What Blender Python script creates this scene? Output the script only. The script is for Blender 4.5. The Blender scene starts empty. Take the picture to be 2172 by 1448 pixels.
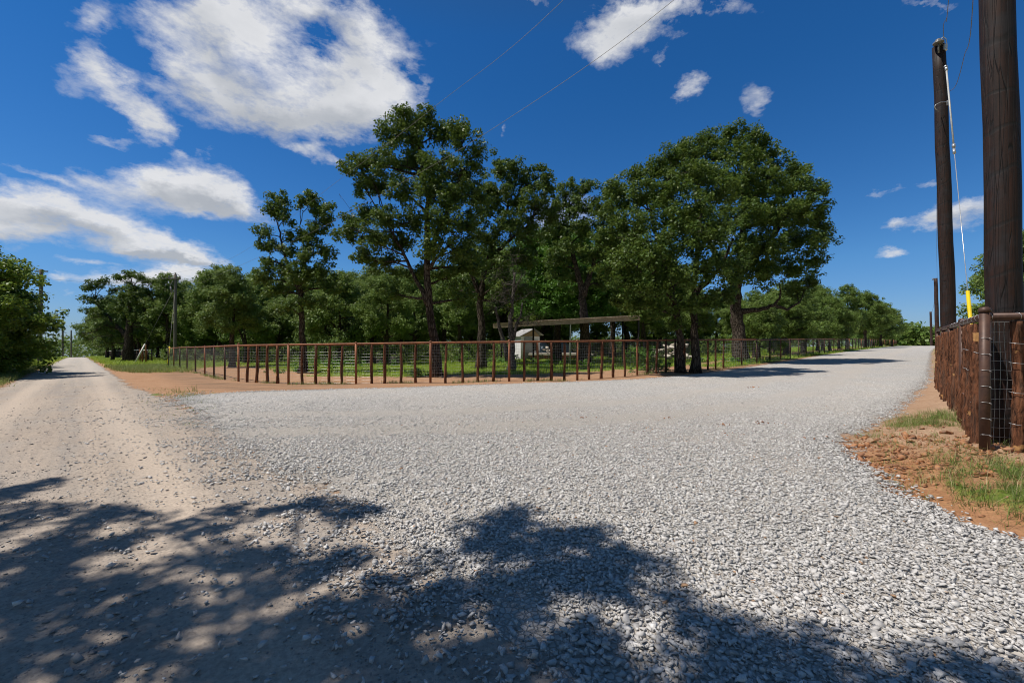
import bpy, bmesh, math, random
import numpy as np
from mathutils import Vector
R = math.radians
rng = np.random.default_rng(7)
random.seed(7)
C = bpy.context.scene.collection
F = 920.0      # focal length in pixels of the 2172 wide picture
HZ = 733.0     # picture row of the horizon
EYE = 1.25
SUN_EL, SUN_A = R(62), R(10)
SH = (math.cos(SUN_EL)*math.cos(SUN_A)/math.sin(SUN_EL), math.cos(SUN_EL)*math.sin(SUN_A)/math.sin(SUN_EL))

# ------------------------------------------------------------------ numeric helpers
def hash2(ix, iy, seed=0):
    n = (ix.astype(np.int64)*374761393 + iy.astype(np.int64)*668265263 + seed*1442695041) & 0xffffffff
    n = ((n ^ (n >> 13))*1274126177) & 0xffffffff
    return ((n ^ (n >> 16)) & 0xffff)/65535.0
def vnoise(x, y, seed=0):
    x = np.asarray(x, float); y = np.asarray(y, float)
    ix = np.floor(x); iy = np.floor(y); fx = x-ix; fy = y-iy
    fx = fx*fx*(3-2*fx); fy = fy*fy*(3-2*fy)
    a = hash2(ix, iy, seed); b = hash2(ix+1, iy, seed); c = hash2(ix, iy+1, seed); d = hash2(ix+1, iy+1, seed)
    return (a*(1-fx)+b*fx)*(1-fy)+(c*(1-fx)+d*fx)*fy
def fbm(x, y, seed=0, o=3):
    v = 0; a = .5; t = 0
    for i in range(o):
        v = v+a*vnoise(x, y, seed+i*17); t += a; a *= .5; x = np.asarray(x)*2.03; y = np.asarray(y)*2.03
    return v/t
def sstep(a, b, x):
    t = np.clip((np.asarray(x, float)-a)/(b-a), 0, 1); return t*t*(3-2*t)
GRAVEL = np.array([(-8.6,11.0),(-5.6,7.8),(-3.85,5.84),(-2.56,4.47),(-1.57,3.75),(-.9,2.9),(-.45,2.22),(-.08,1.93),(.03,1.72),(.29,1.55),(1.2,.2),(3,-1.8),(6,-5),
    (9,-5),(5,-1.5),(4.1,.8),(3.45,2.2),(3.15,2.8),(3.1,3.2),(3.2,3.6),(3.5,4.25),(3.75,4.9),(4.3,5.7),(5.5,6.7),(7.4,8.3),(10.2,11.0),(14,14.6),(39,40.4),(105,107),(290,293),
    (282,292),(92,103),(29,39.5),(19,28.9),(12.5,22.2),(8.6,18.4),(6.5,16.6),(4.3,15.2),(2,14.5),(-.1,14.1),(-3,13.2),(-6,12.6),(-7.9,12.0)])
ROAD = np.array([(-700,697.5),(-14,11.5),(-4,1.5),(2,-4.5),(8,-10.5),(12,-9),(7,-4),(2.8,-.6),(1.2,1.2),(0,2.2),(-2.6,4.9),(-8.8,10.9),(-12.5,14.2),(-22,23.8),(-700,702)])
def sdist(P, X, Y):
    """signed distance to a polygon, positive inside"""
    X = np.asarray(X, float).ravel(); Y = np.asarray(Y, float).ravel()
    best = np.full(X.shape, 1e9); ins = np.zeros(X.shape, bool)
    n = len(P)
    for i in range(n):
        ax, ay = P[i]; bx, by = P[(i+1) % n]
        dx, dy = bx-ax, by-ay
        t = np.clip(((X-ax)*dx+(Y-ay)*dy)/(dx*dx+dy*dy), 0, 1)
        d = (X-ax-t*dx)**2+(Y-ay-t*dy)**2
        best = np.minimum(best, d)
        c = ((ay > Y) != (by > Y))
        xi = ax+(Y-ay)*dx/(dy if dy else 1e-9)
        ins ^= (c & (X < xi))
    d = np.sqrt(best)
    return np.where(ins, d, -d)
def zbase(X, Y):
    s = (X+Y)/math.sqrt(2); t = (Y-X)/math.sqrt(2)
    sp = lambda v, k: k*np.logaddexp(0, v/k)
    g = .0128*sp(s-8, 3.0) - .0042*sp(s-62, 8.0) - .016*sp(s-138, 14.0)
    h = -.0102*sp(t-9, 3.0) - .014*sp(t-150, 16.0)
    side = sstep(-4, 2, s)     # nothing behind
    return g*side+h*sstep(0, 8, t)
def zground(X, Y):
    X = np.asarray(X, float); Y = np.asarray(Y, float); sh = X.shape
    x = X.ravel(); y = Y.ravel()
    z = zbase(x, y)
    dg = sdist(GRAVEL, x, y); dr = sdist(ROAD, x, y)
    out = sstep(.05, .9, -np.maximum(dg, dr))
    right = sstep(-4.5, -2.5, x-y)*sstep(40, 18, np.hypot(x, y))
    z = z+out*right*(.15+.05*(fbm(x*2.2, y*2.2, 3)-.5)+.07*(fbm(x*7, y*7, 5)-.5))
    z = z+out*(1-right)*.10*(fbm(x*.5, y*.5, 9)-.5)
    z = z+.022*(fbm(x*1.1, y*1.1, 21)-.5)*sstep(30, 10, np.hypot(x, y))
    return z.reshape(sh)
def zg(x, y): return float(zground(np.array([x]), np.array([y]))[0])
def px(x, Y):   # world X of a picture column at depth Y
    return (x-1086)/F*Y

# ------------------------------------------------------------------ mesh helpers
def np_mesh(name, V, Fc, mat, parent=None, attrs=None, smooth=False, mats=None):
    me = bpy.data.meshes.new(name); V = np.asarray(V, np.float32); Fc = np.asarray(Fc, np.int32)
    nf, k = Fc.shape
    me.vertices.add(len(V)); me.vertices.foreach_set('co', V.ravel())
    me.loops.add(nf*k); me.loops.foreach_set('vertex_index', Fc.ravel())
    me.polygons.add(nf); me.polygons.foreach_set('loop_start', np.arange(0, nf*k, k, dtype=np.int32))
    me.polygons.foreach_set('loop_total', np.full(nf, k, np.int32))
    if smooth: me.polygons.foreach_set('use_smooth', np.ones(nf, bool))
    me.update(calc_edges=True)
    for an, (dom, arr) in (attrs or {}).items():
        a = me.attributes.new(an, 'FLOAT', dom); a.data.foreach_set('value', np.asarray(arr, np.float32).ravel())
    me.materials.append(mat)
    o = bpy.data.objects.new(name, me); C.objects.link(o)
    if parent: o.parent = parent
    return o
class MB:
    def __init__(s): s.v = []; s.f = []; s.sm = []
    def add(s, vs, fs, smooth=False):
        b = len(s.v); s.v += [tuple(v) for v in vs]; s.f += [tuple(i+b for i in f) for f in fs]; s.sm += [smooth]*len(fs); return s
    def box(s, c, d, rz=0, ry=0, rx=0):
        from mathutils import Euler
        e = Euler((rx, ry, rz)).to_matrix()
        vs = [Vector(c)+e @ Vector((sx*d[0]/2, sy*d[1]/2, sz*d[2]/2)) for sx in (-1, 1) for sy in (-1, 1) for sz in (-1, 1)]
        return s.add(vs, [(0,1,3,2),(4,6,7,5),(0,4,5,1),(2,3,7,6),(0,2,6,4),(1,5,7,3)])
    def beam(s, a, b, w, h):
        a = Vector(a); b = Vector(b); d = (b-a).normalized(); x = d.cross(Vector((0,0,1))).normalized(); u = x.cross(d)
        vs = [p+x*i*w/2+u*j*h/2 for p in (a, b) for i, j in ((-1,-1),(1,-1),(1,1),(-1,1))]
        return s.add(vs, [(0,3,2,1),(4,5,6,7),(0,1,5,4),(1,2,6,5),(2,3,7,6),(3,0,4,7)])
    def tube(s, pts, rad, n=8, cap=True, jit=0, smooth=True):
        pts = [Vector(p) for p in pts]
        if not hasattr(rad, '__len__'): rad = [rad]*len(pts)
        ref = None; vs = []; m = len(pts)
        for i, p in enumerate(pts):
            d = (pts[min(i+1, m-1)]-pts[max(i-1, 0)])
            d = d.normalized() if d.length > 1e-9 else Vector((0,0,1))
            if ref is None:
                ref = Vector((1,0,0)) if abs(d.x) < .8 else Vector((0,1,0))
            x = (ref-d*ref.dot(d)).normalized(); ref = x; y = d.cross(x)
            for k in range(n):
                a = 2*math.pi*k/n; r = rad[i]*(1+(random.uniform(-jit, jit) if jit else 0))
                vs.append(p+x*math.cos(a)*r+y*math.sin(a)*r)
        fs = [(i*n+k, i*n+(k+1) % n, (i+1)*n+(k+1) % n, (i+1)*n+k) for i in range(m-1) for k in range(n)]
        s.add(vs, fs, smooth)
        if cap:
            b = len(s.v)-len(vs)
            s.f.append(tuple(b+k for k in reversed(range(n)))); s.f.append(tuple(b+(m-1)*n+k for k in range(n))); s.sm += [False, False]
        return s
    def build(s, name, mat, parent=None, loc=None):
        me = bpy.data.meshes.new(name); me.from_pydata(s.v, [], s.f); me.update()
        me.polygons.foreach_set('use_smooth', np.array(s.sm, bool))
        me.materials.append(mat)
        o = bpy.data.objects.new(name, me); C.objects.link(o)
        if parent: o.parent = parent
        if loc: o.location = loc
        return o
def tag(o, label=None, cat=None, group=None, kind=None):
    if label: o['label'] = label
    if cat: o['category'] = cat
    if group: o['group'] = group
    if kind: o['kind'] = kind
    return o
def empty(name, loc=(0,0,0), rz=0):
    o = bpy.data.objects.new(name, None); C.objects.link(o); o.location = loc; o.rotation_euler = (0,0,rz); o.empty_display_size = .2; return o

# ------------------------------------------------------------------ materials
def new_mat(name):
    m = bpy.data.materials.new(name); m.use_nodes = True; nt = m.node_tree; nt.nodes.clear()
    out = nt.nodes.new('ShaderNodeOutputMaterial'); return m, nt, out
class NT:
    def __init__(s, nt): s.nt = nt
    def n(s, t, **kw):
        nd = s.nt.nodes.new(t)
        for k, v in kw.items():
            if k.startswith('i_'):
                key = k[2:]; key = int(key) if key.isdigit() else key.replace('_', ' ')
                tgt = nd.inputs[key]
                if isinstance(v, bpy.types.NodeSocket): s.nt.links.new(v, tgt)
                else: tgt.default_value = v
            else: setattr(nd, k, v)
        return nd
    def math(s, op, a, b=None, c=None, clamp=False):
        nd = s.nt.nodes.new('ShaderNodeMath'); nd.operation = op; nd.use_clamp = clamp
        for i, v in enumerate((a, b, c)):
            if v is None: continue
            if isinstance(v, bpy.types.NodeSocket): s.nt.links.new(v, nd.inputs[i])
            else: nd.inputs[i].default_value = v
        return nd.outputs[0]
    def ramp(s, fac, stops, interp='LINEAR'):
        nd = s.nt.nodes.new('ShaderNodeValToRGB'); cr = nd.color_ramp; cr.interpolation = interp
        while len(cr.elements) < len(stops): cr.elements.new(.5)
        for e, (p, c) in zip(cr.elements, stops):
            e.position = p; e.color = (*c, 1) if len(c) == 3 else c
        s.nt.links.new(fac, nd.inputs[0]); return nd.outputs[0]
    def mix(s, f, a, b, bt='MIX'):
        nd = s.nt.nodes.new('ShaderNodeMix'); nd.data_type = 'RGBA'; nd.blend_type = bt; nd.clamp_factor = True
        for i, v in ((0, f), (6, a), (7, b)):
            if isinstance(v, bpy.types.NodeSocket): s.nt.links.new(v, nd.inputs[i])
            else: nd.inputs[i].default_value = v if i == 0 else ((*v, 1) if len(v) == 3 else v)
        return nd.outputs[2]
    def noise(s, vec, scale, detail=4, rough=.6, dist=0, out='Fac'):
        nd = s.n('ShaderNodeTexNoise', i_Scale=scale, i_Detail=detail, i_Roughness=rough, i_Distortion=dist)
        if vec is not None: s.nt.links.new(vec, nd.inputs['Vector'])
        return nd.outputs[out]
    def mapr(s, v, a, b, c=0., d=1.):
        nd = s.n('ShaderNodeMapRange'); nd.clamp = True
        for i, q in enumerate((v, a, b, c, d)):
            if isinstance(q, bpy.types.NodeSocket): s.nt.links.new(q, nd.inputs[i])
            else: nd.inputs[i].default_value = q
        return nd.outputs[0]
    def attr(s, name): return s.n('ShaderNodeAttribute', attribute_name=name).outputs['Fac']
    def pos(s): return s.n('ShaderNodeNewGeometry').outputs['Position']
    def bump(s, h, strength, dist):
        return s.n('ShaderNodeBump', i_Strength=strength, i_Distance=dist, i_Height=h).outputs[0]
def pbsdf(N, out, col, rough=.8, spec=.3, normal=None, metal=0.):
    b = N.n('ShaderNodeBsdfPrincipled')
    for k, v in (('Base Color', col), ('Roughness', rough), ('Specular IOR Level', spec), ('Metallic', metal), ('Normal', normal)):
        if v is None: continue
        if isinstance(v, bpy.types.NodeSocket): N.nt.links.new(v, b.inputs[k])
        else: b.inputs[k].default_value = (*v, 1) if isinstance(v, tuple) else v
    if out: N.nt.links.new(b.outputs[0], out.inputs[0])
    return b
def m_simple(name, c1, c2, scale=8, rough=.7, spec=.3, bump=.3, metal=0., stretch=(1,1,1), coord='Object', bd=.01, detail=5):
    m, nt, out = new_mat(name); N = NT(nt)
    tc = N.n('ShaderNodeTexCoord').outputs[coord]
    mp = N.n('ShaderNodeMapping', i_Vector=tc, i_Scale=stretch).outputs[0]
    f = N.noise(mp, scale, detail, .65); f2 = N.noise(mp, scale*.21, 2)
    c = N.mix(N.mapr(f, .35, .68), c1, c2)
    c = N.mix(N.mapr(f2, .35, .7, 0., .45), c, tuple(x*.6 for x in c1))
    pbsdf(N, out, c, rough, spec, N.bump(f, bump, bd), metal); return m
M = {}
def m_leaf(name, dark, light, yellow, trans=.30, rough=.5):
    m, nt, out = new_mat(name); N = NT(nt)
    v = N.attr('v'); w = N.attr('w')
    c = N.mix(v, dark, light); c = N.mix(N.mapr(w, .55, 1.0, 0., .6), c, yellow)
    oi = N.n('ShaderNodeObjectInfo').outputs['Random']
    c = N.mix(N.math('MULTIPLY', oi, .35), c, (dark[0]*1.3, dark[1]*1.1, dark[2]*1.0))
    b = pbsdf(N, None, c, rough, .32)
    tr = N.n('ShaderNodeBsdfTranslucent'); nt.links.new(N.mix(.5, c, yellow), tr.inputs[0])
    mx = N.n('ShaderNodeMixShader', i_0=trans); nt.links.new(b.outputs[0], mx.inputs[1]); nt.links.new(tr.outputs[0], mx.inputs[2])
    nt.links.new(mx.outputs[0], out.inputs[0]); return m
M['leaf'] = m_leaf('oak_leaf', (.038,.080,.013), (.108,.188,.030), (.19,.25,.042))
M['leaf_back'] = m_leaf('wood_leaf', (.070,.135,.026), (.19,.30,.060), (.29,.35,.09))
M['leaf_bright'] = m_leaf('vine_leaf', (.040,.12,.015), (.11,.26,.030), (.20,.34,.04))
M['leaf_light'] = m_leaf('verge_leaf', (.070,.14,.016), (.18,.30,.038), (.30,.36,.06))
M['leaf_dry'] = m_leaf('dry_leaf', (.07,.06,.03), (.12,.10,.05), (.2,.15,.07))
M['grass'] = m_leaf('grass_blade', (.09,.16,.03), (.20,.31,.06), (.50,.42,.20), .3, .5)
M['grass_far'] = m_leaf('grass_far_blade', (.17,.30,.022), (.36,.54,.045), (.50,.50,.12), .35, .5)
M['straw'] = m_leaf('straw', (.30,.23,.12), (.48,.39,.22), (.55,.45,.25), .2, .6)
def m_bark(name, c1, c2, sc=9):
    m, nt, out = new_mat(name); N = NT(nt)
    tc = N.n('ShaderNodeTexCoord').outputs['Object']
    mp = N.n('ShaderNodeMapping', i_Vector=tc, i_Scale=(1,1,.22)).outputs[0]
    f = N.noise(mp, sc, 6, .7, .6)
    vo = N.n('ShaderNodeTexVoronoi', i_Scale=sc*1.6); vo.feature = 'DISTANCE_TO_EDGE'; nt.links.new(mp, vo.inputs['Vector'])
    h = N.math('ADD', f, N.mapr(vo.outputs[0], 0, .2))
    c = N.mix(N.mapr(h, .6, 1.5), c1, c2)
    pbsdf(N, out, c, .95, .1, N.bump(h, .9, .03)); return m
M['bark'] = m_bark('oak_bark', (.022,.017,.013), (.105,.085,.068))
M['deadwood'] = m_bark('deadwood', (.05,.045,.04), (.20,.18,.155), 14)
def m_cedar():
    m, nt, out = new_mat('cedar_bark'); N = NT(nt)
    tc = N.n('ShaderNodeTexCoord').outputs['Object']
    mp = N.n('ShaderNodeMapping', i_Vector=tc, i_Scale=(1,1,.10)).outputs[0]
    f = N.noise(mp, 30, 8, .75, .5); f2 = N.noise(tc, 5.5, 3, .5); f3 = N.noise(mp, 14, 3)
    c = N.mix(N.mapr(f, .40, .60), (.030,.014,.009), (.25,.105,.055))
    c = N.mix(N.mapr(f3, .5, .7, 0, .6), c, (.12,.085,.065))
    c = N.mix(N.mapr(f2, .67, .70), c, (.50,.27,.11))
    pbsdf(N, out, c, .9, .12, N.bump(f, 1., .03)); return m
M['cedar'] = m_cedar()
def m_rust(name, c1, c2, c3, sc=14, rough=.6):
    m, nt, out = new_mat(name); N = NT(nt)
    tc = N.n('ShaderNodeTexCoord').outputs['Object']
    f = N.noise(tc, sc, 6, .7); f2 = N.noise(tc, sc*.2, 3)
    c = N.mix(N.mapr(f, .35, .65), c1, c2); c = N.mix(N.mapr(f2, .5, .7, 0, .7), c, c3)
    pbsdf(N, out, c, rough, .35, N.bump(f, .15, .004), .15); return m
M['rust'] = m_rust('rusty_pipe', (.15,.060,.032), (.27,.105,.050), (.36,.135,.05))
M['pipe'] = m_rust('brown_pipe', (.066,.037,.028), (.10,.056,.041), (.14,.072,.046), 22, .5)
M['pipe_dark'] = m_rust('dark_pipe', (.035,.018,.012), (.07,.032,.02), (.10,.045,.028))
M['wire'] = m_simple('galvanised_wire', (.42,.43,.44), (.6,.61,.62), 30, .38, .5, 0, .55)
M['wire_dark'] = m_simple('line_wire', (.18,.17,.16), (.30,.29,.28), 30, .6, .3, 0, .2)
M['galv'] = m_simple('galvanised_metal', (.5,.51,.52), (.72,.73,.74), 20, .35, .5, .05, .6)
M['fibre'] = m_simple('grey_fibreglass', (.42,.43,.42), (.55,.56,.55), 20, .45, .5, .02)
M['yellow'] = m_simple('yellow_plastic', (.72,.52,.012), (.80,.60,.02), 6, .4, .5, .02)
M['pale'] = m_simple('pale_plastic', (.72,.70,.62), (.82,.80,.73), 6, .5, .4, .02)
M['porcelain'] = m_simple('grey_porcelain', (.16,.155,.15), (.26,.25,.24), 20, .3, .5, .02)
M['weathered'] = m_simple('weathered_pole_wood', (.15,.13,.115), (.24,.21,.185), 9, .9, .15, .5, 0, (1,1,.08))
def m_creosote(name, k=1.):
    m, nt, out = new_mat(name); N = NT(nt)
    tc = N.n('ShaderNodeTexCoord').outputs['Object']
    mp = N.n('ShaderNodeMapping', i_Vector=tc, i_Scale=(1,1,.05)).outputs[0]
    mw = N.n('ShaderNodeMapping', i_Vector=tc, i_Rotation=(.32,.12,0)).outputs[0]
    f = N.noise(mp, 34, 6, .7); blot = N.noise(tc, 3.2, 4, .6); b2 = N.noise(mp, 11, 4, .7)
    wv = N.n('ShaderNodeTexWave', i_Scale=.62, i_Distortion=5.5, i_Detail=4., i_Detail_Scale=1.3); wv.bands_direction = 'Z'; nt.links.new(mw, wv.inputs['Vector'])
    band = N.mapr(wv.outputs['Fac'], -.02, .035)
    vo = N.n('ShaderNodeTexVoronoi', i_Scale=26.); vo.feature = 'DISTANCE_TO_EDGE'
    mc = N.n('ShaderNodeMapping', i_Vector=tc, i_Scale=(1,1,.035)).outputs[0]; nt.links.new(mc, vo.inputs['Vector'])
    crack = N.mapr(vo.outputs[0], .0, .045)
    c = N.mix(N.mapr(f, .35, .65), (.018*k,.011*k,.009*k), (.075*k,.034*k,.023*k))
    c = N.mix(N.mapr(blot, .50, .66, 0, .75), c, (.050*k,.046*k,.050*k))
    c = N.mix(N.mapr(b2, .58, .72, 0, .7), c, (.13*k,.050*k,.028*k))
    c = N.mix(band, tuple(.014 for _ in range(3)), c)
    c = N.mix(crack, (.006,.005,.005), c)
    h = N.math('ADD', N.math('MULTIPLY', f, .4), N.math('ADD', crack, N.math('MULTIPLY', band, .35)))
    pbsdf(N, out, c, .62, .3, N.bump(h, .5, .012)); return m
M['creosote'] = m_creosote('creosote_wood', .52)
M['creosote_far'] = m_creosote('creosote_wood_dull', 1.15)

def soil_colour(N, P, orange):
    f = N.noise(P, 2.1, 6, .65); f2 = N.noise(P, 26, 5, .7); f3 = N.noise(P, 7, 3)
    c = N.mix(N.mapr(f, .35, .65), (.40,.255,.16), (.49,.335,.225))
    c2 = N.mix(N.mapr(f3, .35, .65), (.34,.145,.055), (.47,.235,.105))
    c = N.mix(orange, c, c2)
    return N.mix(N.mapr(f2, .35, .62, .45, 0.), c, (.16,.085,.045)), f2
def m_ground():
    m, nt, out = new_mat('soil_and_turf'); N = NT(nt); P = N.pos()
    g = N.attr('grass'); o = N.attr('orange'); ft = N.attr('forest')
    sc, f2 = soil_colour(N, P, o)
    n1 = N.noise(P, 3.5, 5, .7); n2 = N.noise(P, 18, 4, .7)
    gf = N.mapr(N.math('ADD', g, N.math('MULTIPLY', N.math('SUBTRACT', n1, .5), 1.3)), .38, .62)
    gc = N.mix(N.mapr(n2, .35, .65), (.075,.12,.018), (.21,.28,.05))
    gc = N.mix(N.mapr(n1, .5, .75, 0, .5), gc, (.22,.18,.09))
    c = N.mix(gf, sc, gc)
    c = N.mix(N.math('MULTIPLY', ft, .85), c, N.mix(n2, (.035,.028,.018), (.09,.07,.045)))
    # wheel tracks in the bare soil in front of the fence
    tr = N.noise(N.n('ShaderNodeMapping', i_Vector=P, i_Rotation=(0,0,.08), i_Scale=(.05,1,1)).outputs[0], 7, 3, .6)
    c = N.mix(N.math('MULTIPLY', N.attr('track'), N.mapr(tr, .42, .60)), c, (.20,.135,.09))
    pbsdf(N, out, c, .95, .1, N.bump(N.math('ADD', f2, n1), .8, .03)); return m
def m_gravel():
    m, nt, out = new_mat('crushed_limestone'); N = NT(nt); P = N.pos()
    vo = N.n('ShaderNodeTexVoronoi', i_Scale=34., i_Randomness=1.); nt.links.new(P, vo.inputs['Vector'])
    vd = N.n('ShaderNodeTexVoronoi', i_Scale=34.); vd.feature = 'DISTANCE_TO_EDGE'; nt.links.new(P, vd.inputs['Vector'])
    rnd = N.n('ShaderNodeSeparateColor', i_0=vo.outputs['Color']).outputs[0]
    c = N.ramp(rnd, [(0, (.32,.31,.295)), (.35, (.50,.487,.465)), (.75, (.62,.605,.58)), (1, (.76,.74,.71))])
    gap = N.mapr(vd.outputs[0], .02, .13)
    c = N.mix(gap, (.33,.312,.288), c)
    big = N.noise(P, .55, 4, .6); c = N.mix(N.mapr(big, .44, .66, 0, .35), c, (.58,.50,.41))
    m2 = N.noise(P, 1.7, 4, .6); c = N.mix(N.mapr(m2, .55, .75, 0, .35), c, (.36,.34,.32))
    c = N.mix(N.math('MULTIPLY', N.attr('worn'), .55), c, (.50,.46,.41))
    sub = N.attr('fine'); c = N.mix(sub, c, N.mix(.55, c, (.36,.325,.28)))
    h = N.math('ADD', gap, N.math('MULTIPLY', rnd, .8))
    b = pbsdf(N, None, c, .9, .2, N.bump(h, .7, .012))
    tr = N.n('ShaderNodeBsdfTransparent')
    e = N.math('ADD', N.attr('edge'), N.math('MULTIPLY', N.math('SUBTRACT', N.noise(P, 5.5, 6, .75), .5), 1.7))
    f = N.mapr(e, .48, .50)
    mx = N.n('ShaderNodeMixShader', i_0=f); nt.links.new(tr.outputs[0], mx.inputs[1]); nt.links.new(b.outputs[0], mx.inputs[2])
    nt.links.new(mx.outputs[0], out.inputs[0]); return m
def m_road():
    m, nt, out = new_mat('packed_caliche'); N = NT(nt); P = N.pos()
    # u runs across the road, v along it
    al = N.n('ShaderNodeMapping', i_Vector=P, i_Rotation=(0,0,R(45))).outputs[0]     # after this x runs across, y along
    st = N.n('ShaderNodeMapping', i_Vector=al, i_Scale=(.035,1,1)).outputs[0]
    n1 = N.noise(P, .9, 5, .6); n2 = N.noise(st, 2.6, 5, .65); n3 = N.noise(P, 38, 5, .75); n4 = N.noise(P, 7, 4, .7)
    c = N.mix(N.mapr(n1, .38, .64), (.40,.335,.27), (.39,.35,.305))
    c = N.mix(N.mapr(n2, .45, .66, 0, .8), c, (.52,.425,.335))
    c = N.mix(N.mapr(n2, .32, .46, .75, 0), c, (.30,.27,.245))
    n5 = N.noise(st, 9, 4, .6); c = N.mix(N.mapr(n5, .55, .7, 0, .35), c, (.30,.25,.21))
    wh = N.attr('wheel'); c = N.mix(N.math('MULTIPLY', wh, .75), c, (.56,.465,.37))
    vo = N.n('ShaderNodeTexVoronoi', i_Scale=70.); nt.links.new(P, vo.inputs['Vector'])
    rnd = N.n('ShaderNodeSeparateColor', i_0=vo.outputs['Color']).outputs[0]
    pe = N.math('MULTIPLY', N.mapr(rnd, .40, .42), N.mapr(vo.outputs['Distance'], .38, .30))
    pe = N.math('MULTIPLY', N.math('MULTIPLY', pe, N.mapr(n4, .40, .60)), N.math('SUBTRACT', 1., wh, clamp=True))
    c = N.mix(pe, c, N.mix(N.mapr(rnd, .6, 1.), (.22,.21,.205), (.50,.48,.45)))
    c = N.mix(N.mapr(n3, .38, .60, .5, 0), c, (.20,.165,.14))
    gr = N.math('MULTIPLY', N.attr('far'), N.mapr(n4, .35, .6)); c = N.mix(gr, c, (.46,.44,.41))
    h = N.math('ADD', N.math('MULTIPLY', n3, .5), N.math('ADD', pe, N.math('MULTIPLY', n4, .6)))
    b = pbsdf(N, None, c, .92, .15, N.bump(h, .8, .015))
    tr = N.n('ShaderNodeBsdfTransparent')
    e = N.math('ADD', N.attr('edge'), N.math('MULTIPLY', N.math('SUBTRACT', N.noise(P, 2.6, 6, .75), .5), 1.6))
    mx = N.n('ShaderNodeMixShader', i_0=N.mapr(e, .46, .54)); nt.links.new(tr.outputs[0], mx.inputs[1]); nt.links.new(b.outputs[0], mx.inputs[2])
    nt.links.new(mx.outputs[0], out.inputs[0]); return m
def m_stone(name, stops, sc=60):
    m, nt, out = new_mat(name); N = NT(nt); P = N.pos()
    v = N.attr('v'); c = N.ramp(v, stops)
    n = N.noise(P, sc, 4, .7); c = N.mix(N.mapr(n, .35, .65, .35, 0), c, (.22,.21,.20))
    pbsdf(N, out, c, .85, .25, N.bump(n, .35, .004)); return m
M['ground'] = m_ground(); M['gravel'] = m_gravel(); M['road'] = m_road()
M['stone'] = m_stone('limestone_chips', [(0,(.30,.292,.28)),(.25,(.50,.486,.465)),(.7,(.65,.632,.603)),(.96,(.79,.768,.735)),(1,(.45,.27,.15))])
M['pebble'] = m_stone('road_pebbles', [(0,(.20,.19,.185)),(.4,(.30,.285,.27)),(.8,(.46,.42,.38)),(1,(.62,.59,.55))])
M['clod'] = m_stone('clay_clods', [(0,(.20,.075,.028)),(.5,(.38,.16,.06)),(1,(.50,.25,.11))], 30)
M['rock'] = m_stone('limestone_rock', [(0,(.36,.31,.25)),(.5,(.52,.46,.38)),(1,(.62,.57,.49))], 9)

# ------------------------------------------------------------------ terrain and roads
NR, NA = 430, 640
rr = np.concatenate([[0.0], .25*np.exp(np.linspace(0, math.log(2600/.25), NR-1))])
# finer steps ahead, coarser behind
aa = np.concatenate([np.linspace(-62, 62, 541)[:-1], np.linspace(62, 298, NA-540+1)[:-1]])
aa = np.radians(aa); NA = len(aa)
RR, AA = np.meshgrid(rr, aa, indexing='ij')
GX = RR*np.sin(AA); GY = RR*np.cos(AA); GZ = zground(GX, GY)
gx, gy, gz = GX.ravel(), GY.ravel(), GZ.ravel()
ii, jj = np.meshgrid(np.arange(NR-1), np.arange(NA), indexing='ij')
j2 = (jj+1) % NA
GF = np.stack([ii*NA+jj, ii*NA+j2, (ii+1)*NA+j2, (ii+1)*NA+jj], -1).reshape(-1, 4)[:, ::-1]
dgr = sdist(GRAVEL, gx, gy); drd = sdist(ROAD, gx, gy)
def FENCE_Y(x):   # depth of the long fence in front of the wood, by world X
    return np.interp(x, FX, FY)
FP = [(-25.2,31.6),(-20.8,27.2),(-16.2,22.4),(-12.9,18.9),(-10.05,16.0),(-7.7,15.05),(-5.3,14.7),(-2.75,14.65),(-.1,14.8),(2.3,15.35),(4.9,16.9),(7.0,18.4),(9.7,20.4),(13,23.6),(16,26.9),(22,33.2),(38,50),(104,117)]
FX = np.array([p[0] for p in FP]); FY = np.array([p[1] for p in FP])
TR = np.array([(-9,7.2),(-5,7.0),(-1,7.2),(3,8.6),(7,11.6),(12,16.8),(20,25.5),(40,46),(100,106)], float)
def gtrack(x, y):
    best = np.full(x.shape, 1e9)
    for o in (-.85, .85):
        for i in range(len(TR)-1):
            a, b = TR[i], TR[i+1]; d = (b-a)/np.linalg.norm(b-a); nn = np.array([-d[1], d[0]])*o; ax, ay = a+nn; dx, dy = b-a
            t = np.clip(((x-ax)*dx+(y-ay)*dy)/(dx*dx+dy*dy), 0, 1); best = np.minimum(best, (x-ax-t*dx)**2+(y-ay-t*dy)**2)
    return sstep(.55, .15, np.sqrt(best)+.3*(fbm(x*1.5, y*1.5, 97)-.5))
def wheel(x, y):
    u = (x+y)/1.4142+.25*(fbm((y-x)*.12, 0*x, 19)-.5)
    w = np.maximum.reduce([np.exp(-((u-c)/.26)**2) for c in (-1.0, .55)])
    return w*(.75+.5*fbm((y-x)*.3, u*2, 29))*sstep(-3, 1, y-x+6)
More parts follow.
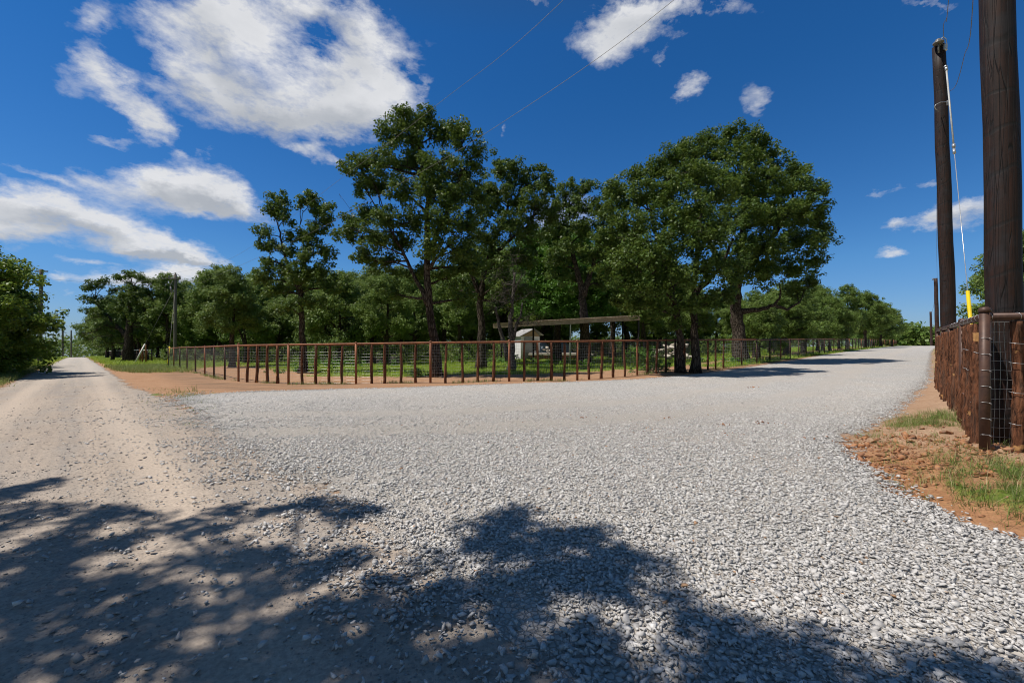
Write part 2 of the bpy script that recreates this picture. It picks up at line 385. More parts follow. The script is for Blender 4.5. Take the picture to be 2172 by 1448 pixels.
def grass_mask(x, y):
    x = np.asarray(x, float); y = np.asarray(y, float)
    s = (x+y)/1.4142; t = (y-x)/1.4142
    fy = np.interp(x, FX, FY)
    meadow = sstep(3.0, 5.0, y-fy+1.2*(fbm(x*.5, y*.5, 31)-.5)*3)*sstep(-26, -20, x)*.95
    meadow = meadow*np.where(x < -9, sstep(3, 9, y-fy), 1)
    leftverge_r = sstep(2.0, 3.6, x+y)*sstep(20, 28, y+3*(fbm(x*.6, y*.6, 88)-.5))*sstep(-8, -13, x-.0)*(.45+.8*fbm(x*.7, y*.7, 89))*sstep(8.5, 5.2, (x+y)-.13*np.maximum(t-30, 0))*1.0
    farleft = sstep(27, 36, t)*sstep(1.2, 2.2, s)*sstep(-17, -26, x)*.9
    leftverge_l = sstep(-2.3, -3.4, x+y)*.95
    # right road: strip between gravel and fence from mid distance on
    dd = x-y
    strip = sstep(-10.2, -11, dd)*sstep(-14, -12.5, dd)*sstep(20, 24, s)*.8
    right = np.zeros_like(x)
    isr = (dd > -2.6) & (y < 60)
    rn = fbm(x*1.3, y*1.3, 41)
    dout = -sdist(GRAVEL, x, y).reshape(x.shape)
    far_r = sstep(20, 24, s)*.8
    a1 = sstep(1.0, .45, np.hypot((x-4.3)/1.35, (y-3.3)/.95))
    a2 = sstep(1.0, .3, np.hypot((x-6.1)/1.0, (y-6.6)/1.2))
    a3 = sstep(.9, .2, np.hypot((x-3.75)/.75, (y-2.95)/.4))
    a4 = .45*sstep(1.0, .2, np.hypot((x-3.9)/.5, (y-4.15)/.35))
    beyond = sstep(.25, .8, (x-y)-.9)*sstep(4.8, 6, x+0*y)*.9
    right = np.where(isr, np.clip(np.maximum.reduce([a1, a2, a3, a4, far_r, beyond*(rn > .4)])*(rn*1.1+.1)*sstep(.28, .5, fbm(x*3.1, y*3.1, 43)), 0, 1)*sstep(.12, .5, dout), 0)
    behind = (y < 1.0)
    g = np.maximum.reduce([meadow, leftverge_r, farleft, leftverge_l, strip, right])
    g = np.where((y < 60) & (x > -8.0) & (y < fy+1.5) & (dd < -2.6) & (s < 20), 0, g)
    g = np.where(behind, .6, g)
    # worn tufts where road and gravel meet the dirt, far left of the gravel
    tuft = .75*np.exp(-((x+9.0)/1.6)**2-((y-11.5)/1.0)**2)*(fbm(x*3, y*3, 77) > .5)
    return np.maximum(g, tuft)
GR = grass_mask(gx, gy)
Rr = np.hypot(gx, gy)
ORG = sstep(-4, -2.5, gx-gy)*(.55+.9*(fbm(gx*.9, gy*.9, 51)-.3))*sstep(5.9, 4.6, gx+.2*gy)+.35*((gy > 10) & (gx-gy < -4))
ORG = np.clip(ORG, 0, 1)
fyv = np.interp(gx, FX, FY)
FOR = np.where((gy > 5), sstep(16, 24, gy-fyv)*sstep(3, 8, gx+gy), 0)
TRK = sstep(1.8, .4, np.abs(gy-(np.interp(gx, FX, FY)-1.2)))*sstep(-2, -8, gx)*sstep(-24, -16, gx)
gv = np.stack([gx, gy, gz], -1)
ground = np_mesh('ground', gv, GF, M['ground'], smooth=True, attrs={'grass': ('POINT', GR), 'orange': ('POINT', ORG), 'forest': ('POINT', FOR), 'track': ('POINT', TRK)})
tag(ground, 'bare orange soil and rough grass around the two roads', kind='structure')
def sheet(name, d, lift, halo, mat, extra, label, rmax=2600):
    keep = (d[GF].max(1) > -halo) & (Rr[GF].max(1) < rmax)
    fc = GF[keep]; idx = np.unique(fc); mp = -np.ones(len(gx), int); mp[idx] = np.arange(len(idx))
    V = gv[idx].copy(); dd = d[idx]
    V[:, 2] += .003+lift*sstep(-halo, halo*1.5, dd)+Rr[idx]*2e-5
    edge = np.clip(.5+dd/(2*halo)*.9, 0, 1)
    at = {'edge': ('POINT', edge)}
    for k, v in extra.items(): at[k] = ('POINT', v[idx])
    o = np_mesh(name, V, mp[fc], mat, smooth=True, attrs=at); tag(o, label, kind='structure'); return o
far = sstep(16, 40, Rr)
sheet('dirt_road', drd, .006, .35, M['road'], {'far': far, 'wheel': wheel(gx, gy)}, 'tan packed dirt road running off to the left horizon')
fine = sstep(13, 6, Rr)
halo_g = .45
sheet('gravel_road', dgr, .014, halo_g, M['gravel'], {'fine': fine, 'worn': gtrack(gx, gy)}, 'pale crushed limestone road running off to the right')

# ------------------------------------------------------------------ stones
def stone_protos(n, k, seed):
    rs = random.Random(seed); out = []
    for i in range(n):
        bm = bmesh.new()
        a, b, c = 1, rs.uniform(.5, .85), rs.uniform(.24, .5)
        for _ in range(k):
            v = Vector((rs.gauss(0,1), rs.gauss(0,1), rs.gauss(0,1))).normalized()
            m = max(abs(v.x), abs(v.y), abs(v.z)); v = v/(m**.85)*rs.uniform(.82, 1.05)
            bm.verts.new((v.x*a*.5, v.y*b*.5, v.z*c*.5))
        r = bmesh.ops.convex_hull(bm, input=bm.verts)
        for g in [v for v in bm.verts if not v.link_faces]: bm.verts.remove(g)
        bmesh.ops.triangulate(bm, faces=bm.faces); bm.verts.index_update()
        out.append((np.array([v.co[:] for v in bm.verts]), np.array([[v.index for v in f.verts] for f in bm.faces]))); bm.free()
    return out
def scatter_stones(name, X, Y, Z, S, protos, mat, tilt, label, vs=None, rg=None):
    rg = rg or rng; n = len(X); pid = rg.integers(0, len(protos), n)
    v = rg.random(n) if vs is None else vs
    Vs, Fs, As = [], [], []; base = 0
    for p, (pv, pf) in enumerate(protos):
        m = np.where(pid == p)[0]; k = len(m)
        if not k: continue
        a = rg.random(k)*6.283; tx = rg.normal(0, tilt, k); ty = rg.normal(0, tilt, k)
        ca, sa, cx, sx, cy, sy = np.cos(a), np.sin(a), np.cos(tx), np.sin(tx), np.cos(ty), np.sin(ty)
        o = np.zeros(k); l = np.ones(k)
        Rz = np.stack([ca,-sa,o, sa,ca,o, o,o,l], -1).reshape(k,3,3)
        Rx = np.stack([l,o,o, o,cx,-sx, o,sx,cx], -1).reshape(k,3,3)
        Ry = np.stack([cy,o,sy, o,l,o, -sy,o,cy], -1).reshape(k,3,3)
        Q = Rx @ Ry @ Rz
        V = np.einsum('kij,pj->kpi', Q, pv)*S[m][:, None, None]
        V += np.stack([X[m], Y[m], Z[m]], -1)[:, None, :]
        nv = len(pv)
        Vs.append(V.reshape(-1, 3)); Fs.append((pf[None]+np.arange(k)[:, None, None]*nv+base).reshape(-1, 3)); base += k*nv
        As.append(np.repeat(v[m], len(pf)))
    o = np_mesh(name, np.concatenate(Vs), np.concatenate(Fs), mat, attrs={'v': ('FACE', np.concatenate(As))})
    tag(o, label, kind='stuff'); return o
def sample(y0, y1, dens, k=1.28, pad=.9):
    A = (k*(y1*y1-y0*y0)+2*pad*(y1-y0)); n = int(A*dens)
    y = np.sqrt(rng.random(int(n*1.0))*(y1*y1-y0*y0)+y0*y0) if y0 > 0 else y1*np.sqrt(rng.random(n))
    x = (rng.random(n)*2-1)*(k*y+pad)
    return x, y
P_near = stone_protos(26, 9, 3); P_far = stone_protos(8, 7, 5)
bands = [(1.0,3.0,4600,.031,P_near),(3.0,6.0,4300,.031,P_near),(6.0,10,2600,.032,P_near),(10,18,1100,.036,P_near)]
for bi, (y0, y1, dn, sz, pr) in enumerate(bands):
    x, y = sample(y0, y1, dn); k_ = rng.random(len(x)) < np.interp(y, [0,2.5,6,10,14,18], [4600,4300,2600,1100,350,0])/dn; x, y = x[k_], y[k_]
    lf = sstep(3.0, 1.5, x-y*.2+0*x)*sstep(4.6, 2.6, x+y)      # the soft side, towards the dirt road
    d = sdist(GRAVEL, x, y)+(.45+1.3*lf)*(fbm(x*1.5, y*1.5, 61)-.5)+(.25+.6*lf)*(fbm(x*6, y*6, 63)-.5)
    keep = rng.random(len(x)) < np.maximum(sstep(-.16-.55*lf, .10+.55*lf, d), .10*lf*sstep(-2.0, -.2, d)*(fbm(x*2.5, y*2.5, 67) > .42))
    # worn, finer patches
    worn = fbm(x*.55+3, y*.55, 71); keep &= ~((worn > .57) & (rng.random(len(x)) < .45) & (y > 3.5))
    x, y = x[keep], y[keep]
    trk = gtrack(x, y); s = sz*.80*np.exp(rng.normal(0, .38, len(x)))*(1-.25*trk); kk = rng.random(len(x)) > .5*trk; x, y, s = x[kk], y[kk], s[kk]; s = np.clip(s, .013, .056)
    z = zground(x, y)+.012+rng.random(len(x))*np.interp(y, [2, 6, 12], [.018, .012, .004])
    v = np.clip(rng.beta(2.2, 2.0, len(x))*.95, 0, .95); v[rng.random(len(x)) < .004] = 1
    scatter_stones('gravel', x, y, z, s, pr, M['stone'], .30, 'loose white limestone chips spread over the gravel road', v)
# pebbles bedded in the dirt road
for (y0, y1, dn, sz, pr) in [(1.0,4.5,420,.0115,P_near),(4.5,9,130,.016,P_far),(9,16,30,.02,P_far)]:
    x, y = sample(y0, y1, dn)
    dr = sdist(ROAD, x, y); dg = sdist(GRAVEL, x, y)
    pn = fbm(x*1.1, y*1.1, 81)
    keep = (dr > -.3) & (dg < .2) & (rng.random(len(x)) < (.35+1.1*sstep(.4, .7, pn)+1.0*sstep(-1.1, .1, dg))*(1-.85*wheel(x, y)))
    x, y = x[keep], y[keep]
    s = np.clip(sz*np.exp(rng.normal(0, .45, len(x))), .006, .06); z = zground(x, y)+.009+s*.12
    scatter_stones('pebbles', x, y, z, s, pr, M['pebble'], .3, 'small grey pebbles bedded in the packed dirt road', np.clip(rng.beta(2, 2.4, len(x)), 0, 1))
# clods on the right-hand soil bank and a few on the gravel
n = 26000; x = rng.uniform(2.9, 6.6, n); y = rng.uniform(2.6, 8, n)
d = -sdist(GRAVEL, x, y); cn = fbm(x*1.6, y*1.6, 91)
keep = (d > .02) & (x-y > -2.2) & (x < 5.2+.3*y) & (rng.random(n) < .10+1.0*sstep(.45, .62, cn)*sstep(1.5, .4, np.hypot((x-4.2), (y-4.75))/1.0)); x, y = x[keep], y[keep]
s = np.clip(.019*np.exp(rng.normal(0, .75, len(x))), .006, .13)
scatter_stones('soil_clods', x, y, zground(x, y)+s*.12, s, P_near, M['clod'], .5, 'crumbled orange clay lumps beside the corner of the pipe fence', rng.beta(2, 2, len(x)))
cl = [(3.95,6.75+0,.06),(4.3,5.55,.05),(3.9,5.6,.04),(3.2,6.6,.045),(2.6,7.2,.05),(1.3,7.3,.045),(6.6,12.0,.10),(1.9,6.2,.03),(3.0,5.9,.04)]
cx_, cy_ = [], []
x = np.array([c[0] for c in cl]); y = np.array([c[1] for c in cl]); s = np.array([c[2] for c in cl])
xx = (x[:, None]+rng.normal(0, .10, (len(cl), 6))).ravel(); yy = (y[:, None]+rng.normal(0, .06, (len(cl), 6))).ravel(); ss = (s[:, None]*rng.uniform(.3, 1, (len(cl), 6))).ravel()
scatter_stones('clay_crumbs', xx, yy, zground(xx, yy)+.035, ss, P_near, M['clod'], .4, 'orange clay crumbs dropped on the white gravel', rng.random(len(xx)))

# ------------------------------------------------------------------ grass
def blades(name, X, Y, H, W, mat, lean, label, curve=.5, yel=.15):
    n = len(X); Z = zground(X, Y)
    a = rng.random(n)*6.283; l = np.abs(rng.normal(0, lean, n))+.08
    dx, dy = np.cos(a), np.sin(a); b = a+math.pi/2+rng.normal(0, .5, n)
    wx, wy = np.cos(b)*W*.5, np.sin(b)*W*.5
    p0 = np.stack([X, Y, Z-.01], -1); s = np.stack([wx, wy, 0*wx], -1)
    m = p0+np.stack([dx*l*H*.30, dy*l*H*.30, H*.55], -1)
    t = p0+np.stack([dx*l*H*(.75+curve), dy*l*H*(.75+curve), H*(1-curve*.35*l)], -1)
    V = np.stack([p0-s, p0+s, m+s*.8, m-s*.8, t+s*.12, t-s*.12], 1).reshape(-1, 3)
    i = np.arange(n)[:, None]*6
    Fc = np.concatenate([i+np.array([[0,1,2,3]]), i+np.array([[3,2,4,5]])], 0)
    v = rng.random(n); w = np.where(rng.random(n) < yel, rng.uniform(.7, 1, n), rng.uniform(0, .5, n))
    o = np_mesh(name, V, Fc, mat, attrs={'v': ('FACE', np.tile(v, 2)), 'w': ('FACE', np.tile(w, 2))})
    tag(o, label, kind='stuff'); return o
def tufts(x, y, k, rad):
    X = (x[:, None]+rng.normal(0, rad, (len(x), k))).ravel(); Y = (y[:, None]+rng.normal(0, rad, (len(x), k))).ravel(); return X, Y
def grass_pts(x0, x1, y0, y1, n, thr=0, fn=grass_mask):
    x = rng.uniform(x0, x1, n); y = rng.uniform(y0, y1, n)
    g = fn(x, y); k = rng.random(n) < np.where(g > thr, g, 0); return x[k], y[k]
# near right bank
x, y = grass_pts(3.0, 7.5, 2.2, 8.5, 9500, .10)
X, Y = tufts(x, y, 14, .035)
ok = (-sdist(GRAVEL, X, Y) > .06); X, Y = X[ok], Y[ok]
blades('grass', X, Y, rng.uniform(.03, .15, len(X)), rng.uniform(.0025, .005, len(X)), M['grass'], .95, 'long thin grass growing along the corner of the pipe fence', .6, .22)
k_ = rng.random(len(X)) < .12; blades('grass', X[k_], Y[k_], rng.uniform(.06, .24, k_.sum()), rng.uniform(.002, .004, k_.sum()), M['straw'], 1.0, 'dry straw stalks lying in the grass at the fence corner', .7, .8)
x = rng.uniform(3.1, 5.6, 260); y = rng.uniform(2.9, 6.2, 260); k = (-sdist(GRAVEL, x, y) > .1) & (x-y > -2); x, y = x[k], y[k]
X, Y = tufts(x, y, 12, .03)
blades('grass', X, Y, rng.uniform(.03, .12, len(X)), rng.uniform(.002, .004, len(X)), M['grass'], 1.1, 'sparse grass tufts on the orange soil bank', .6, .3)
# right roadside further on
x, y = grass_pts(11, 60, 11, 62, 26000, .1); k = (x-y > -2.5) & (x-y < 10); X, Y = tufts(x[k], y[k], 6, .12)
blades('grass', X, Y, rng.uniform(.10, .30, len(X)), rng.uniform(.01, .02, len(X)), M['grass_far'], .6, 'rough grass on the right shoulder of the gravel road', .4, .3)
# meadow behind the fence
def meadow_fn(x, y):
    g = grass_mask(x, y); fy = np.interp(x, FX, FY)
    return np.where((y > fy-1.9) & (x > -30), g, 0)*(.35+.65*(fbm(x*.8, y*.8, 13) > .42))
x, y = grass_pts(-26, 16, 15, 46, 42000, .3, meadow_fn); X, Y = tufts(x, y, 7, .10)
blades('grass', X, Y, rng.uniform(.06, .20, len(X)), rng.uniform(.012, .022, len(X)), M['grass_far'], .7, 'bright green meadow grass behind the long pipe fence', .4, .12)
x, y = grass_pts(12, 70, 20, 80, 22000, .3, meadow_fn); k = x-y < -10; X, Y = tufts(x[k], y[k], 6, .16)
blades('grass', X, Y, rng.uniform(.10, .32, len(X)), rng.uniform(.02, .03, len(X)), M['grass_far'], .6, 'green grass along the fence beside the gravel road', .4, .2)
t_ = rng.random(900); xx_ = rng.uniform(-20, 14, 900); yy_ = np.interp(xx_, FX, FY)+rng.normal(0, .12, 900); k = fbm(xx_*.8, yy_*.8, 55) > .5
X, Y = tufts(xx_[k], yy_[k], 8, .05)
blades('weeds', X, Y, rng.uniform(.04, .16, len(X)), rng.uniform(.006, .012, len(X)), M['grass'], .8, 'thin weeds coming up along the foot of the long fence', .5, .35)
# left verges
def leftv(x, y):
    g = grass_mask(x, y); fy = np.interp(x, FX, FY); return np.where(x < -8.5, g, 0)*np.where((x > -25) & (y > fy), 0, 1)
x, y = grass_pts(-34, -9, 12, 34, 26000, .2, leftv); k = np.abs(x+y-1) < 9; X, Y = tufts(x[k], y[k], 8, .09)
blades('grass', X, Y, rng.uniform(.08, .30, len(X)), rng.uniform(.010, .018, len(X)), M['grass'], .6, 'grass verge beside the near stretch of the dirt road', .4, .22)
x, y = grass_pts(-110, -28, 30, 112, 60000, .2, leftv); k = np.abs(x+y-3) < 12; X, Y = tufts(x[k], y[k], 5, .2)
blades('grass', X, Y, rng.uniform(.12, .35, len(X)), rng.uniform(.025, .05, len(X)), M['grass_far'], .6, 'grass verge beside the far stretch of the dirt road', .4, .25)
x = rng.normal(-8.6, 1.3, 60); y = 20.2-.0*x+0*x; y = 3.0-x*1.0+rng.normal(-.3, .5, 60); X, Y = tufts(x, y, 14, .10)
blades('grass', X, Y, rng.uniform(.02, .07, len(X)), rng.uniform(.008, .014, len(X)), M['grass'], 1.0, 'low weeds where dirt road and gravel meet', .5, .2)

# ------------------------------------------------------------------ trees
def leafcloud(cc, cr, nl, L, asp=.6, up=.55, sq=.8):
    """leaf faces gathered round clump centres cc with radii cr"""
    n = len(cc)*nl
    c = np.repeat(cc, nl, 0); r = np.repeat(cr, nl)
    d = rng.normal(0, 1, (n, 3)); d /= np.linalg.norm(d, axis=1)[:, None]
    rad = r*np.power(rng.random(n), .42)
    p = c+d*rad[:, None]*np.array([1, 1, sq])
    nn = rng.normal(0, .55, (n, 3))+d*.6+np.array([0, 0, up]); nn /= np.linalg.norm(nn, axis=1)[:, None]
    t = rng.normal(0, 1, (n, 3)); t -= nn*(t*nn).sum(1)[:, None]; t /= np.linalg.norm(t, axis=1)[:, None]
    b = np.cross(nn, t)
    l = L*rng.uniform(.6, 1.25, n)[:, None]; w = l*asp*rng.uniform(.8, 1.2, n)[:, None]
    V = np.stack([p-t*l*.5, p+b*w*.5+t*l*.12+nn*w*.18, p+t*l*.5, p-b*w*.5+t*l*.05+nn*w*.12], 1).reshape(-1, 3)
    Fc = np.arange(n*4).reshape(-1, 4)
    cv = np.repeat(rng.random(len(cc)), nl)
    v = np.clip(.5*cv+.5*rng.random(n), 0, 1)
    w2 = np.clip(.55*np.repeat(rng.random(len(cc)), nl)+.5*rng.random(n), 0, 1)
    return V, Fc, v, w2
def wig(a, b, n, amp, sag=0):
    a = np.array(a, float); b = np.array(b, float); L = np.linalg.norm(b-a)
    out = []; off = np.zeros(3)
    for i in range(n+1):
        t = i/n
        off = off+rng.normal(0, amp*L/n, 3)
        out.append(tuple(a*(1-t)+b*t+off*(1-abs(2*t-1)**3)*1.0+np.array([0, 0, sag*L*math.sin(math.pi*t)])))
    return out
def grow(blobs, stems, cl=.30, per_m2=5.5, nl=55, leaf=.10, mat='leaf', bark='bark', twigs=.35, up=.55, twn=7, bare=(), sq=.8, shell=.45, fill=.30, limb=1.):
    """stems: list of (points, r0, r1). blobs: (x,y,z,r[,squash]). returns (crown mesh object, trunk mesh object), both unparented"""
    tb = MB(); sp = []
    for pts, r0, r1 in stems:
        n = len(pts); P = []; Rd = []
        for i in range(n-1):
            k = 4
            for j in range(k):
                t = j/k; P.append(tuple(np.array(pts[i])*(1-t)+np.array(pts[i+1])*t+(rng.normal(0, .025, 3) if i+j > 0 else 0)))
                q = (i+t)/(n-1); Rd.append(r0*(1-q)+r1*q+r0*.55*math.exp(-q*(n-1)*3.2))
        P.append(tuple(pts[-1])); Rd.append(r1)
        tb.tube(P, Rd, 10, jit=.07)
        sp += [(np.array(p), r) for p, r in zip(P, Rd)]
    A = np.array([s[0] for s in sp]); Ar = np.array([s[1] for s in sp])
    CC = []; CR = []
    for bl in blobs:
        c = np.array(bl[:3], float); r = bl[3]; q = bl[4] if len(bl) > 4 else .8
        # limb: from the stem point that is below and near
        d = np.linalg.norm(A-c, axis=1)+np.where(A[:, 2] > c[2]-.25*r, 3+(A[:, 2]-c[2]), 0)
        k = int(np.argmin(d)); L = np.linalg.norm(A[k]-c)
        r0 = min(Ar[k]*.62, .035+.022*L)*limb
        pth = wig(A[k], c+np.array([0, 0, -.1*r]), max(4, int(L*1.6)), .14, .05)
        tb.tube(pth, list(np.linspace(r0, max(.018, r0*.3), len(pth))), 6, cap=False, jit=.05)
        n = max(5, int(per_m2*4*math.pi*r*r*.55))
        dd = rng.normal(0, 1, (n, 3)); dd[:, 2] += .22; dd /= np.linalg.norm(dd, axis=1)[:, None]
        rad = r*np.where(rng.random(n) < fill, rng.random(n)*shell, shell+(1.04-shell)*np.sqrt(rng.random(n)))
        rad = rad*np.where(rng.random(n) < .16, rng.uniform(1.05, 1.38, n), rng.uniform(.86, 1.04, n)); pp = c+dd*rad[:, None]*np.array([1, 1, q])
        CC.append(pp); CR.append(cl*rng.uniform(.65, 1.25, n))
        m = int(n*twigs)
        for j in rng.permutation(n)[:m]:
            s = np.array(pth[-1-int(rng.integers(0, min(3, len(pth)-1)))]); w = wig(s, pp[j], 4, .22, .03)
            tb.tube(w, [.018, .013, .010, .007, .004][:len(w)], 3, cap=False)
    for a, b, r in bare:      # bare dead limbs with twigs
        pth = wig(a, b, 7, .18, .04); tb.tube(pth, list(np.linspace(r, r*.25, len(pth))), 5, cap=False)
        L = np.linalg.norm(np.array(a)-np.array(b))
        for j in range(int(twn*L)):
            s = np.array(pth[int(rng.integers(2, len(pth)))]); e = s+rng.normal(0, .28*min(L, 2.2), 3)
            w = wig(s, e, 3, .3); tb.tube(w, list(np.linspace(r*.25, .003, len(w))), 3, cap=False)
    CC = np.concatenate(CC); CR = np.concatenate(CR)
    V, Fc, v, w = leafcloud(CC, CR, nl, leaf, up=up, sq=sq)
    crown = np_mesh('crown', V, Fc, M[mat], attrs={'v': ('FACE', v), 'w': ('FACE', w)})
    trunk = tb.build('trunk', M[bark])
    return crown, trunk
def plant(name, label, cat, loc, parts, rz=0, sc=1, group=None, copy=True):
    e = empty(name, loc, rz); e.scale = (sc, sc, sc) if not hasattr(sc, '__len__') else sc
    for p in parts:
        q = p
        if copy: q = p.copy(); C.objects.link(q)
        q.parent = e
    return tag(e, label, cat, group)
def scr(pts, Y, X0, z0, dy=None):
    """crown lumps read off the photograph: (col, row, radius px, depth offset) -> metres relative to the tree base"""
    out = []
    for p in pts:
        c, r, q = p[:3]; d = p[3] if len(p) > 3 else 0
        yy = Y+d
        out.append((px(c, yy)-X0, d, EYE+(HZ-r)/F*yy-z0, q/F*yy)+((p[4],) if len(p) > 4 else ()))
    return out
def at(col, Y): X = px(col, Y); return X, Y, zg(X, Y)

# tall oak left of centre
Y = 17.8; X, _, z = at(926, Y)
bl = scr([(850,262,36),(905,255,34,.4),(820,290,30,-.3),(880,300,42),(940,285,34,.5),(985,290,36),(1005,325,26),(770,350,32),(738,348,20),(815,345,40,-.6),(870,350,42,.8),(930,350,44,-.8),(985,370,42,.4),
    (765,395,26),(800,400,32,.7),(850,410,34,-.8),(910,410,44,-1.0),(965,420,46,-.5),(1010,420,34,.8),(778,450,30),(748,470,24,.3),(820,465,34,-.9),(880,470,36,.9),(940,475,44,-1.2),(990,480,40,.2),(740,500,30,.2),(790,510,34,-.6),
    (850,520,34,.9),(920,530,34,-.9),(975,530,34,-.3),(820,560,30,.6),(770,545,28,.1),(880,575,28,.9),(950,585,30,.6),(1000,570,28,.8),(840,620,22,.7),(985,630,22,.7)], Y, X, z)
st = [([(0,0,0),(-.05,0,1.2),(-.25,0,2.6),(-.40,.02,4.2),(-.42,0,5.6),(-.35,0,7.2),(-.6,.1,8.6),(-.8,.1,9.6)], .20, .06), ([(-.36,0,3.0),(-.85,.1,4.0),(-1.35,.2,5.0),(-2.0,.1,6.2)], .10, .04), ([(-.40,0,5.0),(.2,-.2,6.2),(.8,-.2,7.4),(1.0,-.1,8.4)], .11, .04), ([(-.4,0,4.4),(.3,-.4,5.0),(.9,-.5,5.6)], .07,.03)]
bare = [((-1.6,-.1,5.9), (-3.5,-.2,6.05), .035)]
crown, trunk = grow(bl, st, .29, 8.4, 58, .125, bare=bare)
plant('oak_tree', 'tallest oak, left of centre, its grey trunk leaning behind the rusty fence', 'tree', (X, Y, z), (crown, trunk), copy=False)

# small open oak
Y = 21.5; X, _, z = at(642, Y)
bl = scr([(588,425,26),(580,450,22),(604,462,22),(640,430,18),(655,425,20),(694,440,18),(672,450,22),(690,470,20),(668,490,24),(640,500,18),(655,520,24),(562,495,20),(575,520,20),(552,520,15),(615,505,16),(610,535,22),(570,555,22),(600,570,26),(645,550,30,-.3),(690,535,26),(640,590,34,-.4),(680,580,30),(560,590,24),(590,615,28),(700,610,26),(660,640,26,-.5),(610,650,22,-.3)], Y, X, z)
st = [([(0,0,0),(.02,0,1.6),(-.05,0,3.2),(-.1,0,4.6),(.1,0,5.8),(.5,0,7.0)], .17, .05), ([(-.08,0,4.0),(-.7,0,5.2),(-1.0,0,6.2),(-1.2,0,7.2)], .09, .035), ([(0,0,5),(.1,.1,6.2),(-.2,.1,7.3)], .07,.03)]
crown, trunk = grow(bl, st, .27, 7.4, 54, .13, twigs=.25)
plant('oak_tree', 'slender oak with an open knobbly crown, leftmost of the big trees behind the fence', 'tree', (X, Y, z), (crown, trunk), copy=False)

# oak right behind the tall one
Y = 22.5; X, _, z = at(1020, Y)
bl = scr([(1060,365,36),(1100,355,22),(1110,385,34),(1150,370,24),(1160,400,30),(1050,410,40,-.5),(1100,430,40,-.8),(1140,440,32),(1030,450,38,-.6),(1080,480,40,-1),(1125,490,36,.3),(1040,510,38,-.5),(1000,540,36,.5),(1060,550,40,-.9),(1110,550,34),(1010,600,36,.5),(1060,610,36,-.7),(1105,620,30),(960,620,34,.9),(1170,460,24,.6)], Y, X, z)
st = [([(0,0,0),(.05,0,1.6),(-.05,0,3.4),(.2,0,5.2),(.8,0,7.0),(1.4,0,8.4)], .24, .06), ([(0,0,3.6),(-.5,0,5),(-.6,0,6.6)], .12, .04), ([(.4,0,5.8),(1.6,0,6.8),(2.6,0,7.6)], .10, .04)]
crown, trunk = grow(bl, st, .30, 6.4, 54, .14)
plant('oak_tree', 'dark oak right behind the tallest one, its black trunk left of the flat-roofed shelter', 'tree', (X, Y, z), (crown, trunk), copy=False)

# oaks between the two big ones
Y = 26.5; X, _, z = at(1240, Y)
bl = scr([(1200,410,30),(1240,400,28),(1290,410,30),(1180,440,28),(1225,445,34,-.6),(1275,445,34,-.4),(1190,480,30),(1240,490,34,-.6),(1290,490,30),(1160,500,24),(1200,530,34,-.8),(1260,540,34),(1300,540,28),(1220,590,34,.8),(1280,600,30,.7),(1175,560,28,.4)], Y, X, z)
st = [([(0,0,0),(.02,0,1.6),(-.05,0,3.2),(-.2,0,4.8),(-.7,0,6.6),(-1.1,0,8.2)], .36, .08), ([(-.1,0,4.2),(.5,0,6.0),(1.1,0,8.2)], .17, .06)]
crown, trunk = grow(bl, st, .32, 5.4, 52, .155)
plant('oak_tree', 'oak with a thick black trunk behind the flat-roofed shelter', 'tree', (X, Y, z), (crown, trunk), copy=False)

# broad oak right of centre with two stems by the fence
Y = 17.9; X, _, z = at(1468, Y)
bl = scr([(1350,375,30),(1310,410,34),(1390,365,34,.3),(1435,335,34,.5),(1470,310,30,.7),(1360,420,42,-.6),(1420,400,44,-.8),(1480,370,44,-.4),(1300,460,38,-.2),(1350,480,44,-1.2),(1420,465,46,-1.6),(1480,440,46,-1.4),(1530,410,44,-.4),
   (1285,510,36,-.3),(1330,540,44,-1.4),(1390,535,46,-1.9),(1450,520,46,-2.0),(1510,500,46,-1.6),(1285,570,32,0),(1330,600,40,-1.2),(1385,600,42,-1.8),(1440,590,44,-1.9),(1500,575,46,-1.6),(1550,560,40,-.9),
   (1310,640,28,.1),(1350,650,30,-.8),(1400,655,30,-1.2),(1450,650,28,-1.0),(1500,640,30,-1.0),(1545,620,30,-.5),(1400,430,40,1.3),(1460,480,44,1.6),(1380,560,40,1.6),(1300,520,34,1.4),(1520,480,40,1.3),(1430,690,20,-.5),(1500,690,18,-.4)], Y, X, z)
st = [([(.14,0,0),(.12,0,1.3),(.08,.05,2.4),(.1,0,3.6),(.2,0,5.0),(.4,0,6.8),(.3,0,7.6)], .17, .06), ([(-.42,.1,0),(-.45,.1,1.2),(-.55,.1,2.4),(-.9,0,3.8),(-1.4,0,5.4),(-1.7,0,6.6)], .16, .05), ([(.1,0,3.2),(.9,-.4,4.2),(1.4,-.6,5.4)], .09, .04), ([(-.6,0,2.8),(-1.6,-.3,3.8),(-2.6,-.4,4.4)], .08,.03)]
crown, trunk = grow(bl, st, .27, 8.6, 54, .12, up=.7)
plant('oak_tree', 'broad low oak with two stems standing right at the gravel edge by the fence', 'tree', (X, Y, z), (crown, trunk), copy=False)

